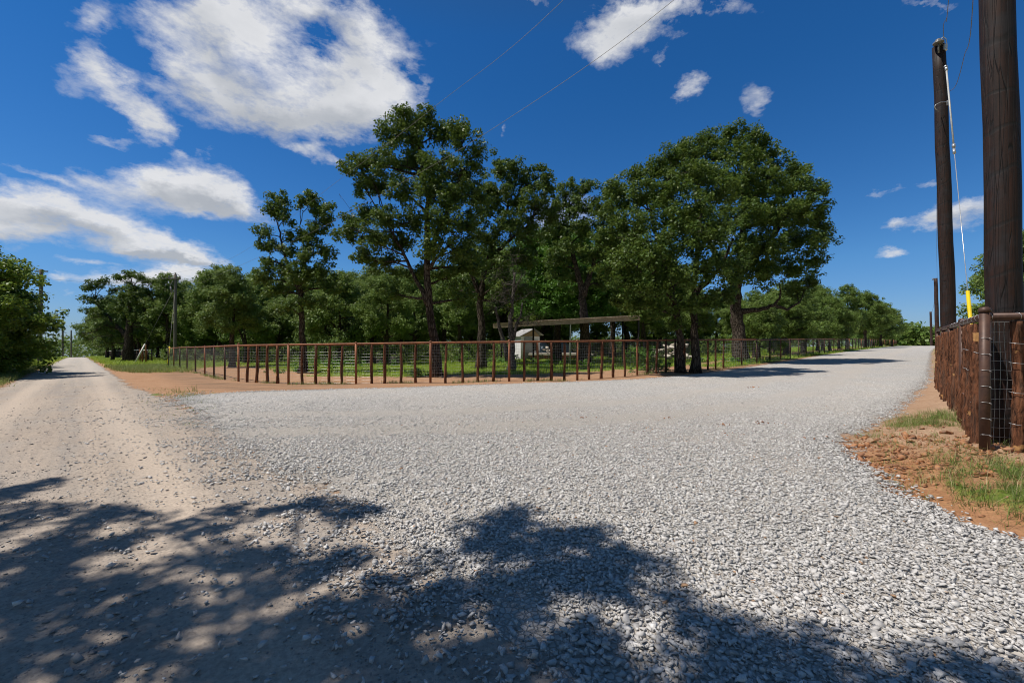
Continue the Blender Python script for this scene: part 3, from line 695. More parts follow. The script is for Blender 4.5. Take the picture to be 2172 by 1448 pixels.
Y = 25.5; X, _, z = at(1570, Y)
bl = scr([(1500,300,30),(1545,285,28),(1595,290,30),(1620,310,28),(1450,330,34,.5),(1520,330,42,-.4),(1580,335,44,-.8),(1640,355,36),(1690,365,30),(1420,370,34,.6),(1480,380,46,-.6),(1550,385,50,-1.4),(1620,400,50,-1.6),(1680,400,42,-.8),(1725,405,26),
   (1740,450,28),(1700,450,42,-1.2),(1640,460,50,-2),(1580,460,50,-2.2),(1735,500,30,-.3),(1690,515,42,-1.4),(1630,525,48,-2.1),(1570,530,46,-1.8),(1725,555,30,-.6),(1680,575,38,-1.2),(1620,585,40,-1.6),(1560,590,34,-1.0),
   (1720,600,22,0),(1650,470,46,2),(1580,420,48,2),(1700,470,36,2),(1620,560,36,2),(1690,620,22,.4),(1745,475,20,.8)], Y, X, z)
st = [([(.0,0,0),(-.1,0,1.8),(-.25,0,3.2),(-.15,0,4.6),(.0,0,6.4),(.2,0,8.4),(.2,0,10.4)], .40, .09), ([(-.15,0,4.4),(-1.6,-.3,6.4),(-2.6,-.2,8.4),(-2.6,0,10)], .19, .06), ([(0,0,5.4),(1.6,-.4,7.2),(2.8,-.4,9.0)], .19, .06),
      ([(-.2,-.05,3.0),(.9,-.4,3.1),(1.6,-.7,3.35),(2.2,-.8,3.1),(2.9,-.9,3.5)], .15, .05), ([(1.6,-.7,3.35),(1.9,-.8,3.9),(1.8,-.8,4.6)], .07, .03)]
crown, trunk = grow(bl, st, .34, 6, 56, .15, up=.7)
plant('oak_tree', 'largest oak with a thick grey trunk and a crooked low limb reaching right', 'tree', (X, Y, z), (crown, trunk), copy=False)

# vine-hung tree behind the shelter
Y = 31.0; X, _, z = at(1180, Y)
bl = scr([(1120,520,34),(1170,510,38),(1220,520,36),(1110,560,34,-.6),(1160,560,42,-.8),(1215,570,42,-.8),(1260,570,34),(1130,610,40,-1.2),(1185,620,44,-1.4),(1240,620,42,-1.2),(1285,620,34,-.5),(1150,655,32,-1.6),(1210,660,34,-1.6),(1265,660,32,-1.2),(1300,650,26,-.6),(1110,650,24,-1)], Y, X, z)
st = [([(0,0,0),(.1,0,2.5),(.2,0,4.5),(.1,0,6.5)], .28, .09)]
crown, trunk = grow(bl, st, .40, 6.5, 56, .17, mat='leaf_bright', up=.8)
plant('vine_covered_tree', 'bright glossy green vine-hung tree rising over the flat roof', 'tree', (X, Y, z), (crown, trunk), copy=False)

# dead snag
Y = 20.2; X, _, z = at(1083, Y)
bl = scr([(1128,676,8),(1060,600,10),(1075,650,9)], Y, X, z)
st = [([(.0,0,0),(.05,0,1.0),(-.05,0,2.2),(.1,0,3.4),(.2,0,4.6)], .17, .05), ([(-.1,.1,.5),(-.55,.1,2.2),(-.7,0,3.0)], .10, .05), ([(.05,0,1.4),(.4,0,2.4),(.55,0,3.2)], .08,.03)]
bare = [((0,0,2.4),(.9,-.2,2.6),.03),((.1,0,3.2),(-.6,-.2,4.4),.03),((.15,0,3.6),(.7,0,4.6),.03),((.1,0,3.0),(-.9,0,3.4),.03),((.2,0,4.2),(.1,0,5.4),.025),((.2,0,2.2),(1.3,-.3,2.2),.025),((-.6,0,2.6),(-1.1,0,3.3),.02),((.15,0,3.3),(1.0,.2,3.7),.025),((.1,0,2.8),(-.5,-.5,3.6),.02),((.2,0,3.9),(.5,-.5,4.3),.02)]
crown, trunk = grow(bl, st, .16, 4, 22, .11, mat='leaf_light', bark='deadwood', bare=bare, twn=34)
plant('dead_tree', 'dead tree with a tangle of bare grey twigs in front of the shelter roof', 'tree', (X, Y, z), (crown, trunk), copy=False)

# wide oak beside the dirt road
Y = 47.0; X, _, z = at(272, Y)
bl = scr([(205,602,16,0,.6),(190,612,14,0,.6),(220,595,12,0,.6),(250,588,14,0,.6),(275,582,15,0,.6),(300,590,16,0,.6),(325,600,14,0,.6),(190,635,15,0,.6),(215,640,17,0,.6),(240,615,12),(285,610,18),(315,622,17),(270,630,20,-.8),(300,645,20),(330,650,18),(250,655,18,-.8),(215,665,18,-.6),(190,662,14),(280,670,20,-1),(315,680,20),(240,690,20),(215,695,14),(255,715,18,.5),(300,710,18,.5),(225,725,16,.7)], Y, X, z)
st = [([(0,0,-.1),(0,0,2.0),(.1,0,4.0),(.2,0,6.0),(.4,0,8)], .48, .12), ([(.05,0,2.6),(-1.6,0,4.4),(-2.8,0,5.6),(-3.6,0,6.6)], .2, .06), ([(.1,0,4),(1.4,0,5.4),(2.6,0,6.4)], .18, .06)]
bare = [((-1.5,0,4.2),(-4.6,-.3,3.2),.07),((-2.2,0,5),(-4.4,-.3,4.4),.06),((0,0,3),(-3.4,-.5,2.6),.06),((.3,0,4),(3.2,-.5,3.2),.06),((-.5,-.2,3.4),(-2.4,-.6,4.2),.05)]
crown, trunk = grow(bl, st, .40, 3.7, 44, .19, bare=bare, twigs=.3)
plant('oak_tree', 'wide spreading oak with layered crown right of the dirt road', 'tree', (X, Y, z), (crown, trunk), copy=False)

# generic trees, copied in the wood and along the roads
def generic(h, wd, seed, trunk_h=.28, nb=16, mat='leaf_back', cl=.42, nl=50, leaf=.18, per=5.0, lean=.3, low=False):
    global rng
    keep = rng; rng = np.random.default_rng(seed); random.seed(seed)
    bl = []
    for i in range(nb):
        t = (i+.5)/nb; zz = h*(trunk_h+(1-trunk_h)*(t*.92)); prof = math.sin(math.pi*min(1, .22+t*.80))**.7
        rad = wd*.5*prof*rng.uniform(.35, .95); a = i*2.4+rng.uniform(-.5, .5)
        bl.append((rad*math.cos(a), rad*math.sin(a), zz, wd*rng.uniform(.16, .24), rng.uniform(.6, .85)))
    top = (rng.normal(0, lean), rng.normal(0, lean), h*.8)
    st = [([(0,0,-.15),(top[0]*.1+rng.normal(0,.08),0,h*.2),(top[0]*.4,top[1]*.3,h*.4),(top[0]*.8,top[1]*.8,h*.62),top], .03*h*rng.uniform(.6, .95), .05)]
    if not low:
        a = rng.uniform(0, 6.28); st.append(([(top[0]*.15,0,h*.24),(math.cos(a)*wd*.12,math.sin(a)*wd*.12,h*.45),(math.cos(a)*wd*.25,math.sin(a)*wd*.25,h*.65)], .015*h, .04))
    c, t = grow(bl, st, cl, per, nl, leaf, mat=mat, twigs=.15)
    for o in (c, t): C.objects.unlink(o)
    rng = keep; return (c, t)
GEN = [generic(9.5,6.0,101,.34), generic(8.5,5.2,102,.30,14), generic(10.5,5.6,103,.38,17), generic(7.5,5.8,104,.25,15), generic(9.0,4.4,105,.40,13)]
LOW = [generic(5.2,4.6,111,.06,16,'leaf_light',.34,50,.15,4.2,low=True), generic(4.2,4.0,112,.04,14,'leaf_light',.34,50,.15,4.0,low=True), generic(6.2,4.6,113,.10,16,'leaf_light',.34,50,.15,4.2,low=True)]
def scatter_tree(kind, protos, name, label, group, x, y, h=None, k=None, cat='tree'):
    k = int(rng.integers(0, len(protos))) if k is None else k
    mirror = 1; p = protos[k]; H = {0: (9.5,8.5,10.5,7.5,9.0), 1: (5.2,4.2,6.2)}[kind][k]
    s = (h/H) if h else rng.uniform(.9, 1.1)
    return plant(name, label, cat, (x, y, zg(x, y)), p, rng.uniform(0, 6.28), (s*rng.uniform(.92, 1.1), s*rng.uniform(.92, 1.1), s), group)
# wood behind the fence: rows by picture column, depth, height
LBW = 'dark green oak standing in the wood behind the long pipe fence'; GW = 'oaks of the wood behind the fence'
def top_to_h(row, X, Y): return EYE+(HZ-row)/F*Y-zg(X, Y)
rows = [(350,612,56),(395,610,52),(425,605,50),(455,612,48),(492,545,30),(480,610,46),(520,600,38),(548,575,42),(592,620,40),(625,610,46),(690,600,38),(720,560,32),(735,560,45),(768,580,38),(790,540,42),(820,560,30),(850,545,48),(880,560,36),(905,600,52),(940,540,40),(975,560,32),(1000,520,46),(1060,500,44),(1150,470,44),(1200,450,50),
        (1245,500,40),(1300,470,36),(1330,460,46),(1365,560,34),(1400,600,40),(1390,500,52),(1440,560,46),(1480,600,36),(1520,600,48),(1560,610,40),(1600,612,34),(1640,600,42),(1672,585,38),(1705,595,46),(1735,590,52),(1760,620,48)]
for c, r, Yt in rows:
    Xt = px(c, Yt); h = max(5.2, .90*top_to_h(r, Xt, Yt)); scatter_tree(0, GEN, 'wood_tree', LBW, GW, Xt, Yt, h)
for i in range(30):      # deeper rows that close the wood
    Yt = rng.uniform(46, 78); c = 350+1340*(i+rng.random())/46; Xt = px(c, Yt); scatter_tree(0, GEN, 'wood_tree', LBW, GW, Xt, Yt, rng.uniform(8.5, 11))
LBU = 'leafy low thicket tree filling the shade of the wood'; GU = 'thicket trees under the oaks'
for i in range(26):
    Yt = rng.uniform(44, 62); c = 350+1330*(i+rng.random())/26; Xt = px(c, Yt)
    if 1085 < c < 1240 and Yt < 46: Yt = 50; Xt = px(c, Yt)
    scatter_tree(1, LOW, 'thicket_tree', LBU, GU, Xt, Yt, rng.uniform(3.6, 6.0))
# beside the fence of the gravel road
rt = [(1610,640,30,3),(1665,625,36,0),(1700,640,44,1),(1745,615,50,2),(1798,605,55,4),(1835,618,66,0),(1868,645,76,3),(1893,655,84,1),(1780,660,60,1),(1850,660,90,3)]
for i, (c, r, Yt, k) in enumerate(rt):
    Xt = px(c, Yt); h = top_to_h(r, Xt, Yt)
    scatter_tree(0, GEN, 'roadside_oak', 'rounded oak behind the far stretch of fence along the gravel road', 'oaks behind the far fence', Xt, Yt, h, k)
# left of the dirt road
lt = [(-23.2,18.4,0,'LOW',2),(-25.6,20.6,0,'LOW',0),(-28.0,23.2,0,'LOW',2),(-30.6,26.4,0,'LOW',1),(-33.6,29.8,0,'LOW',0),(-37.5,33.4,0,'LOW',2),(-41,37,0,'LOW',1),(-45.5,41.5,0,'LOW',0),(-27.5,20.2,0,'GEN',3),(-31.5,24.4,0,'GEN',0),(-51.5,45.5,0,'LOW',2),(-36,30,0,'GEN',4),(-23.6,19.6,0,'LOW',2),(-26.6,22.2,0,'LOW',0)]
LBL = 'leafy light green tree leaning over the left side of the dirt road'; GL = 'trees left of the dirt road'
lh = [5.4,4.4,5.8,4.6,4.6,5.6,5.0,4.8,8.2,7.4,4.4,6.2,6.3,6.2]
for (x_, y_, h_, kind, k), hh in zip(lt, lh):
    if kind == 'LOW': q_ = .5+.035*max(0, y_-22); x_ -= q_; y_ -= q_; hh *= 1.05 if y_ < 24 else .96
    if kind == 'LOW': scatter_tree(1, LOW, 'verge_tree', LBL, GL, x_, y_, hh, k)
    else: scatter_tree(0, GEN, 'verge_tree', LBL, GL, x_, y_, hh, k)
for i in range(34):
    t = 52+i*7.5+rng.uniform(-2, 2); off = -5.6-rng.uniform(0, 2.0)-t*.014; x_ = -t/1.414+off/1.414; y_ = t/1.414+off/1.414
    scatter_tree(0 if i % 3 else 1, GEN if i % 3 else LOW, 'roadside_tree', 'dark tree in the row left of the far dirt road', 'tree row left of the dirt road', x_, y_, rng.uniform(3.2, 4.4) if t < 190 else rng.uniform(4.5, 6.5))
for i in range(30):
    t = 74+i*8+rng.uniform(-2, 2); off = 5.6+rng.uniform(0, 3.5)+t*.010; x_ = -t/1.414+off/1.414; y_ = t/1.414+off/1.414
    scatter_tree(0, GEN, 'roadside_tree', 'dark tree in the row right of the far dirt road', 'tree row right of the dirt road', x_, y_, rng.uniform(6.2, 8.4))
for i in range(10):
    Yt = rng.uniform(52, 80); c = 225+90*(i+rng.random())/10; Xt = px(c, Yt); scatter_tree(0, GEN, 'wood_tree', LBW, GW, Xt, Yt, rng.uniform(7, 9.5))
# right of the gravel road
for c, r, Yt, k in [(2178,500,24,3),(2205,480,27,0),(2265,470,24,3),(2225,560,21,1),(2160,600,31,1),(2300,480,26,0)]:
    Xt = px(c, Yt); scatter_tree(0, GEN, 'pasture_oak', 'dense oak seen behind the two dark poles on the right', 'oaks behind the dark poles', Xt, Yt, top_to_h(r, Xt, Yt), k)

# far woods
def treeline(name, az0, az1, r0, r1, n, h, L, label, zoff=0):
    az = np.radians(rng.uniform(az0, az1, n)); r = rng.uniform(r0, r1, n); x = r*np.sin(az); y = r*np.cos(az)
    z = zground(x, y)+np.power(rng.random(n), .8)*h*(.55+.75*fbm(np.degrees(az)*1.3, r*.01, 5))+zoff
    V, Fc, v, w = leafcloud(np.stack([x, y, z], -1), np.full(n, 2.4), 9, L, .8)
    o = np_mesh(name, V, Fc, M['leaf_back'], attrs={'v': ('FACE', v), 'w': ('FACE', w)}); tag(o, label, kind='stuff')
treeline('woods', -60, 62, 300, 380, 9000, 11, 1.3, 'dark band of distant woods along the horizon')
treeline('woods', 38.5, 47, 175, 300, 4200, 6.0, 1.1, 'low distant trees beyond the crest of the gravel road')
# undergrowth in the wood
n = 5200; c = rng.uniform(345, 1780, n); y = rng.uniform(30, 58, n); x = px(c, y)
k = (x-y < -13.5) & (x+y > 6) & ~((c > 1085) & (c < 1470) & (y < 45)) & (y > np.interp(x, FX, FY)+9.5); x, y = x[k], y[k]
z = zground(x, y)+rng.random(len(x))**1.5*1.5
V, Fc, v, w = leafcloud(np.stack([x, y, z], -1), rng.uniform(.25, .5, len(x)), 26, .15)
tag(np_mesh('undergrowth', V, Fc, M['leaf_back'], attrs={'v': ('FACE', v), 'w': ('FACE', w)}), 'scrubby undergrowth on the floor of the wood', kind='stuff')
# verge bushes
n = 700; t = rng.uniform(24, 100, n); off = -3.6-rng.gamma(2, .6, n); x = (-t+off)/1.414; y = (t+off)/1.414
z = zground(x, y)+rng.random(n)**1.6*np.clip(-off-3.4, .15, 1.1)
V, Fc, v, w = leafcloud(np.stack([x, y, z], -1), rng.uniform(.22, .42, n), 46, .12)
tag(np_mesh('weeds', V, Fc, M['leaf_light'], attrs={'v': ('FACE', v), 'w': ('FACE', w)}), 'leafy weeds at the left edge of the dirt road', kind='stuff')
# weeds at the foot of the twin-stem oak and of the tall oak, yellow flowers in the meadow
pts = []
for cx0, yy0, nn, rd, hh in [(1440,18.0,60,.7,.35),(1500,18.6,40,.6,.3),(905,18.2,26,.5,.3),(700,27,40,1.6,.5),(1110,27,60,2.2,.6),(1210,26.5,60,2.5,.5),(1560,25,40,1.2,.35),(800,29,50,3,.5),(1370,19.8,70,.35,1.1),(640,22,25,.7,.3)]:
    x0 = px(cx0, yy0); pts.append(np.stack([rng.normal(x0, rd, nn), rng.normal(yy0, rd*.5, nn), rng.random(nn)*hh], -1))
P = np.concatenate(pts); P[:, 2] += zground(P[:, 0], P[:, 1]); k = P[:, 1] > np.interp(P[:, 0], FX, FY)+.15; P = P[k]
V, Fc, v, w = leafcloud(P, rng.uniform(.10, .22, len(P)), 30, .10)
tag(np_mesh('weeds', V, Fc, M['leaf_bright'], attrs={'v': ('FACE', v), 'w': ('FACE', w)}), 'leafy weeds around the trunks behind the fence', kind='stuff')

# oak behind the photographer whose crown throws the shade over the foreground
def fromshadow(sx, sy, h): return sx-SH[0]*h, sy-SH[1]*h
cast = []
for sx, sy, r in [(-.05,2.85,.30),(.10,2.30,.38),(.48,2.72,.22),(.55,2.15,.34),(.30,1.55,.45),(1.15,1.72,.34),(.85,1.25,.42),(1.75,1.45,.26),(1.5,1.05,.40),(-.65,2.05,.34),(-.25,1.35,.45),(2.3,1.1,.3),(2.2,.6,.45),(-1.0,2.45,.30),(-1.55,2.6,.36),(-1.6,3.3,.26),(-1.2,3.25,.16),(-2.2,2.95,.42),(-2.9,2.75,.5),(-3.6,3.2,.42),(-4.4,3.45,.42),(-4.9,2.9,.6),(-3.5,2.2,.6),(-2.4,2.1,.5),(-1.5,1.7,.45),(-3.9,1.2,.7),(-2.6,1.1,.6),(-1.3,.8,.6),(-5.6,3.9,.4),(-6.2,3.2,.6),(-6.4,2.0,.7),(-5,1.4,.7),(0,.5,.6),(1.4,.1,.6),(-3,-.2,.9),(-5,-.2,.9),(-1,-.6,.8),(-7,.5,1),(-4.9,3.75,.22),(-4.2,3.85,.18),(-.5,1.75,.35),(.1,1.05,.5),(.6,.75,.5),(.95,1.75,.3),(1.35,1.4,.34),(1.9,1.2,.3),(-.9,1.6,.4),(-.3,2.15,.25),(-1.9,2.35,.35),(-3.0,3.2,.25),(-2.0,1.4,.6),(-3.2,1.8,.5),(-4.5,2.2,.6),(-.6,1.1,.45),(2.5,1.45,.25),(.2,1.8,.34),(.75,1.55,.36),(1.25,1.2,.38),(1.6,1.3,.34),(1.0,.95,.45),(2.05,1.15,.34),(.5,1.35,.4),(-.05,2.6,.3),(.12,2.0,.36),(.35,2.4,.3),(0,3.1,.2),(.25,2.75,.24),(.62,2.45,.24),(-.2,1.7,.34),(-.8,2.0,.3),(-1.3,2.2,.34),(-2.6,2.5,.4),(-3.7,2.6,.4),(-4.6,3.1,.35),(-1.9,1.9,.4)]:
    h = 6.6+rng.uniform(-.5, .9); x_, y_ = fromshadow(sx, sy, h); cast.append((x_, y_, h, r, .7))
bx, by = -7.6, -3.2
bl = [(a-bx, b-by, c, d, e) for a, b, c, d, e in cast]
st = [([(0,0,0),(.2,.3,1.5),(.6,.8,3.0),(1.2,1.6,4.2),(2.2,2.8,5.2),(3.4,3.8,6.0)], .22, .05), ([(.6,.8,3.0),(-.6,1.8,4.4),(-1.4,3.4,5.6),(-2.2,4.8,6.2)], .09, .03), ([(1.2,1.6,4.2),(3.0,1.4,5.2),(4.6,2.2,6.0),(6.2,2.8,6.2)], .08, .02), ([(.3,.5,2.4),(2,-.5,4.2),(4,-.4,5.6)], .09, .03)]
crown, trunk = grow(bl, st, .18, 8.6, 46, .10, twigs=.25, limb=.28)
plant('oak_tree', 'oak overhanging the foreground from the left, known by its dappled shade on the road', 'tree', (bx, by, zg(bx, by)), (crown, trunk), copy=False)

# ------------------------------------------------------------------ fences
def stay_mesh(mb, x, y, z, h, r, lean=0., seed=0, n=9, seg=9):
    rs = random.Random(seed); ph = [rs.uniform(0, 6.28) for _ in range(3)]
    pts = []; rad = []
    for i in range(seg+1):
        t = i/seg
        pts.append((x+lean*t+.012*math.sin(ph[0]+t*5), y+.012*math.sin(ph[1]+t*4), z-.03+t*(h+.03)))
        rad.append(r*(1.12-.22*t+.10*math.sin(ph[2]+t*9)+rs.uniform(-.06, .06)))
    mb.tube(pts, rad, n, jit=.10 if n < 12 else .16)
def cap_dome(mb, x, y, z, r):
    mb.tube([(x, y, z), (x, y, z+.012), (x, y, z+.03), (x, y, z+.04)], [r*1.12, r*1.15, r*.75, r*.1], 10)
HF = 1.36
def ray_fence(c):   # where the picture column meets the fence line
    k = (c-1086)/F
    for i in range(len(FP)-1):
        (x0, y0), (x1, y1) = FP[i], FP[i+1]
        den = (x1-x0)-k*(y1-y0)
        if abs(den) < 1e-9: continue
        t = (k*y0-x0)/den
        if -1e-6 <= t <= 1: return x0+(x1-x0)*t, y0+(y1-y0)*t
    return None
steel_c = [357,369,381.5,397,414.6,434.5,454,477,506,612,755,913,1080,1224.6,1351.7,1412.5,1432,1518,1573,1605,1633,1656,1676,1694.4,1710,1724.6,1737.5,1748.6,1759,1768.6,1777]
stay_c = [525,545,566.6,588,641,670,698,725.4,788,815.6,850,881,945,981,1014,1046.5,1111,1141,1169.4,1197.6,1249,1276,1301,1325,1373.8,1392.6,1452,1474,1501.7,1534.6]
fence = empty('pipe_fence', (0, 15, 0)); tag(fence, 'long rusty pipe fence with wire mesh running in front of the wood', 'fence')
O = np.array([0, 15, 0.])
steel = [ray_fence(c) for c in steel_c]
x_, y_ = steel[-1]
while x_ < 92:
    x_ += 1.9; y_ += 1.9; steel.append((x_, y_))
steel = steel[:68]
def terr(x, y): return zg(x, y)
zf = {}
for i, (x, y) in enumerate(steel):
    z = terr(x, y); mb = MB(); r = .040 if i > 8 else .038
    mb.tube([(x, y-15, z-.1), (x, y-15, z+HF+.03)], r, 10); cap_dome(mb, x, y-15, z+HF+.03, r)
    mb.build('post', M['rust'] if 8 <= i <= 14 or i % 4 == 1 else M['pipe_dark'], fence)
for i, c in enumerate(stay_c):
    x, y = ray_fence(c); z = terr(x, y); mb = MB(); stay_mesh(mb, x, y-15, z, HF-.02, random.uniform(.040, .052), random.uniform(-.03, .03), i+5)
    mb.build('cedar_stay', M['cedar'], fence)
# rail follows the ground smoothly
def line_pts(P, step):
    out = []
    for i in range(len(P)-1):
        a, b = np.array(P[i]), np.array(P[i+1]); L = np.linalg.norm(b-a); n = max(1, int(L/step))
        for j in range(n): out.append(tuple(a+(b-a)*j/n))
    out.append(tuple(P[-1])); return out
FPc = [p for p in FP if p[0] < 92]+[(92, 105)]
rp = line_pts([steel[0]]+[p for p in FPc if p[0] > steel[0][0]], 2.4)
zs = np.array([terr(*p) for p in rp]); zs = np.convolve(np.pad(zs, 1, mode='edge'), [.25,.5,.25], 'valid')
mb = MB(); mb.tube([(p[0], p[1]-15, z+HF) for p, z in zip(rp, zs)], .036, 10); mb.build('top_rail', M['rust'], fence)
def mesh_panel(P, zf, h0, h1, dv, dh, r, oy, dense_until=1e9, name='wire_mesh', parent=None, bul=0):
    """welded stock mesh along a line of ground points"""
    P = [np.array(p, float) for p in P]; seg = [np.linalg.norm(P[i+1]-P[i]) for i in range(len(P)-1)]; cum = np.concatenate([[0], np.cumsum(seg)]); L = cum[-1]
    def at_(s):
        i = min(len(seg)-1, int(np.searchsorted(cum, s, side='right'))-1); t = (s-cum[i])/seg[i]; q = P[i]+(P[i+1]-P[i])*t; return q[0], q[1]
    zz = np.interp(np.linspace(0, L, 400), cum, [zf(*p) for p in P])
    zs_ = lambda s: float(np.interp(s, np.linspace(0, L, 400), zz))
    mb = MB()
    nh = int(round((h1-h0)/dh))
    hs = [h0+(h1-h0)*k/nh for k in range(nh+1)]
    ss = sorted(set(list(cum)+list(np.arange(0, L, 1.2))))
    for h in hs:
        mb.tube([(at_(s)[0], at_(s)[1]-oy, zs_(s)+h+(bul*math.sin(s*9+h*5))) for s in ss], r, 3, cap=False)
    s = dv
    while s < L:
        x, y = at_(s); z = zs_(s)
        if s < dense_until or int(s/dv) % 2 == 0:
            mb.tube([(x+bul*math.sin(s*31), y-oy, z+h0), (x-bul*math.sin(s*17), y-oy, z+h1)], r*.85, 3, cap=False)
        s += dv
    return mb.build(name, M['wire'], parent)
near = [p for p in rp if p[0] < 9.8]; farp = [p for p in rp if p[0] >= 9.6 and p[0] < 62]
mesh_panel(near, terr, .04, 1.30, .082, .10, .0019, 15, parent=fence)
mesh_panel(farp, terr, .04, 1.30, .30, .14, .003, 15, parent=fence)

# corner fence on the right
CX, CY = 4.86, 4.46
fence2 = empty('corner_fence', (CX, CY, zg(CX, CY))); tag(fence2, 'near corner of brown pipe fence with cedar stays and square wire mesh on the right', 'fence')
zc = zg(CX, CY); H2 = 1.37
dirn = np.array([.675, .738]); dirr = np.array([1.0, -.17]); dirr /= np.linalg.norm(dirr)
def f2(x, y, z): return (x-CX, y-CY, z-zc)
def post2(x, y, z, h=H2+.05, r=.042):
    mb = MB(); mb.tube([f2(x, y, z-.15), f2(x, y, z+h)], r, 20)
    q = f2(x, y, z+h); mb.tube([(q[0], q[1], q[2]-.005), (q[0], q[1], q[2]+.02), (q[0], q[1], q[2]+.038), (q[0], q[1], q[2]+.048), (q[0], q[1], q[2]+.052)], [r*1.16, r*1.16, r*1.0, r*.65, r*.1], 20)
    o = mb.build('post', M['pipe'], fence2); return o
zl = lambda d: zc+(.285-.18)*d/11.0 if True else 0
posts_d = [0, 2.45, 4.9, 7.35, 9.8]
pA = None
for d in posts_d:
    x, y = CX+dirn[0]*d, CY+dirn[1]*d; z = min(zg(x, y), zc+.012*d+.02); o = post2(x, y, z)
    if d == 0:
        for k in range(7):      # tie clips round the corner post
            cz = .16+k*.165; mb = MB()
            ring = [(math.cos(a)*.046, math.sin(a)*.046, cz+.004*math.sin(2*a)) for a in np.linspace(-2.9, .35, 12)]
            mb.tube([(ring[-1][0]+.05, ring[-1][1]+.02, cz)]+ring[::-1]+[(ring[0][0]-.015, ring[0][1]-.005, cz)], .0022, 4, cap=False)
            mb.tube([(-.005,-.047,cz), (.008,-.06,cz-.012), (.016,-.052,cz-.02)], .002, 4); mb.build('wire_clip', M['galv'], o)
LR = 3.2
xr, yr = CX+dirr[0]*LR, CY+dirr[1]*LR; post2(xr, yr, zc)
mb = MB(); dE = posts_d[-1]+.1
mb.tube([f2(CX+dirn[0]*d, CY+dirn[1]*d, zc+.012*d+H2) for d in np.linspace(0, dE, 9)], .036, 16)
mb.tube([f2(CX+dirr[0]*d, CY+dirr[1]*d, zc+H2) for d in np.linspace(0, LR, 4)], .036, 16)
rail = mb.build('top_rail', M['pipe'], fence2)
mb = MB()
for dv_, ds in ((dirr, [.02, .27, .62, 1.1, 1.5]), (dirn, [.06, .42, .8, 1.25, 1.8, 2.3, 3.0, 3.6, 4.2])):
    for d in ds:
        c0 = np.array([CX+dv_[0]*d, CY+dv_[1]*d]); nrm = np.array([-dv_[1], dv_[0]])
        pts = [f2(c0[0]+nrm[0]*.039*math.cos(a)+dv_[0]*.006*a, c0[1]+nrm[1]*.039*math.cos(a)+dv_[1]*.006*a, zc+H2+(0.012*d if dv_ is dirn else 0)+.039*math.sin(a)) for a in np.linspace(-1.6, 4.4, 14)]
        mb.tube(pts, .0022, 4, cap=False)
mb.build('rail_wire', M['galv'], fence2)
k = 0
for i in range(len(posts_d)-1):
    for j in range(1, 5):
        d = posts_d[i]+(posts_d[i+1]-posts_d[i])*j/5+random.uniform(-.04, .04); x, y = CX+dirn[0]*d, CY+dirn[1]*d; z = min(zg(x, y), zc+.012*d+.02)
        mb = MB(); q = f2(x, y, z); stay_mesh(mb, q[0], q[1], q[2], H2-.04+.0*d, random.uniform(.056, .074), random.uniform(-.02, .02), 60+k, 18, 34); st_ = mb.build('cedar_stay', M['cedar'], fence2)
        if k < 3:
            mb = MB()
            for hz in (.12, .45, .78, 1.02):
                mb.tube([(q[0]+.068*math.cos(a), q[1]+.068*math.sin(a), q[2]+hz+.02*math.sin(a)) for a in np.linspace(-3.6, .6, 14)], .0022, 4, cap=False)
            mb.build('tie_wire', M['galv'], st_)
        k += 1
for d, r_ in ((.285, .048), (.80, .052), (1.3, .05), (1.8, .05), (2.3, .05), (2.8, .05)):
    x, y = CX+dirr[0]*d, CY+dirr[1]*d; z = zc-.02; mb = MB(); q = f2(x, y, z); stay_mesh(mb, q[0], q[1], q[2], H2-.03, r_, .015, 200+k, 18, 30); st_ = mb.build('cedar_stay', M['cedar'], fence2)
    mb = MB()
    for hz in (.30, .62, .92, 1.12): mb.tube([(q[0]+(r_+.014)*math.cos(a), q[1]+(r_+.014)*math.sin(a), q[2]+hz+.01*math.sin(a)) for a in np.linspace(-3.6, .6, 14)], .0022, 4, cap=False)
    mb.build('tie_wire', M['galv'], st_); k += 1
def mesh2(dv_, L, side, slope):
    mb = MB(); nrm = np.array([-dv_[1], dv_[0]])*side
    def p(d, h):
        b = .012*math.sin(h*6+d*3)*math.sin(math.pi*min(1, d/.6)); return f2(CX+dv_[0]*d+nrm[0]*(.045+b), CY+dv_[1]*d+nrm[1]*(.045+b), zc+h+slope*d)
    hs = np.linspace(.03, 1.31, 14)
    ds = np.arange(.02, L, .05)
    for h in hs: mb.tube([p(d, h+.006*math.sin(d*11+h*9)) for d in np.arange(0, L+.01, .1)], .0020, 4, cap=False)
    for d in ds: mb.tube([p(d+.006*math.sin(h*7+d*40), h) for h in hs], .0017, 4, cap=False)
    return mb.build('wire_mesh', M['wire'], fence2)
mesh2(dirr, LR, 1, 0); mesh2(dirn, 9.8, -1, .012)

# ------------------------------------------------------------------ utility poles and lines
def pole(name, label, x, y, h, r0, r1, mat, lean=(0, 0), n=20, group=None, arm=False, z=None, cat='utility pole'):
    z = zg(x, y)-.3 if z is None else z
    e = empty(name, (x, y, z)); tag(e, label, cat, group)
    mb = MB(); seg = 14
    mb.tube([(lean[0]*(i/seg)+.012*math.sin(i*1.7), lean[1]*(i/seg), (h+.3)*i/seg) for i in range(seg+1)], [r0+(r1-r0)*i/seg for i in range(seg+1)], n); mb.build('shaft', mat, e)
    return e
# near pole
nx, ny = 5.565, 4.86; nz = zg(nx, ny)
NP = pole('utility_pole', 'massive dark creosoted pole right behind the corner of the fence', nx, ny, 10.6, .150, .128, M['creosote'], (-.26, 0), 40)
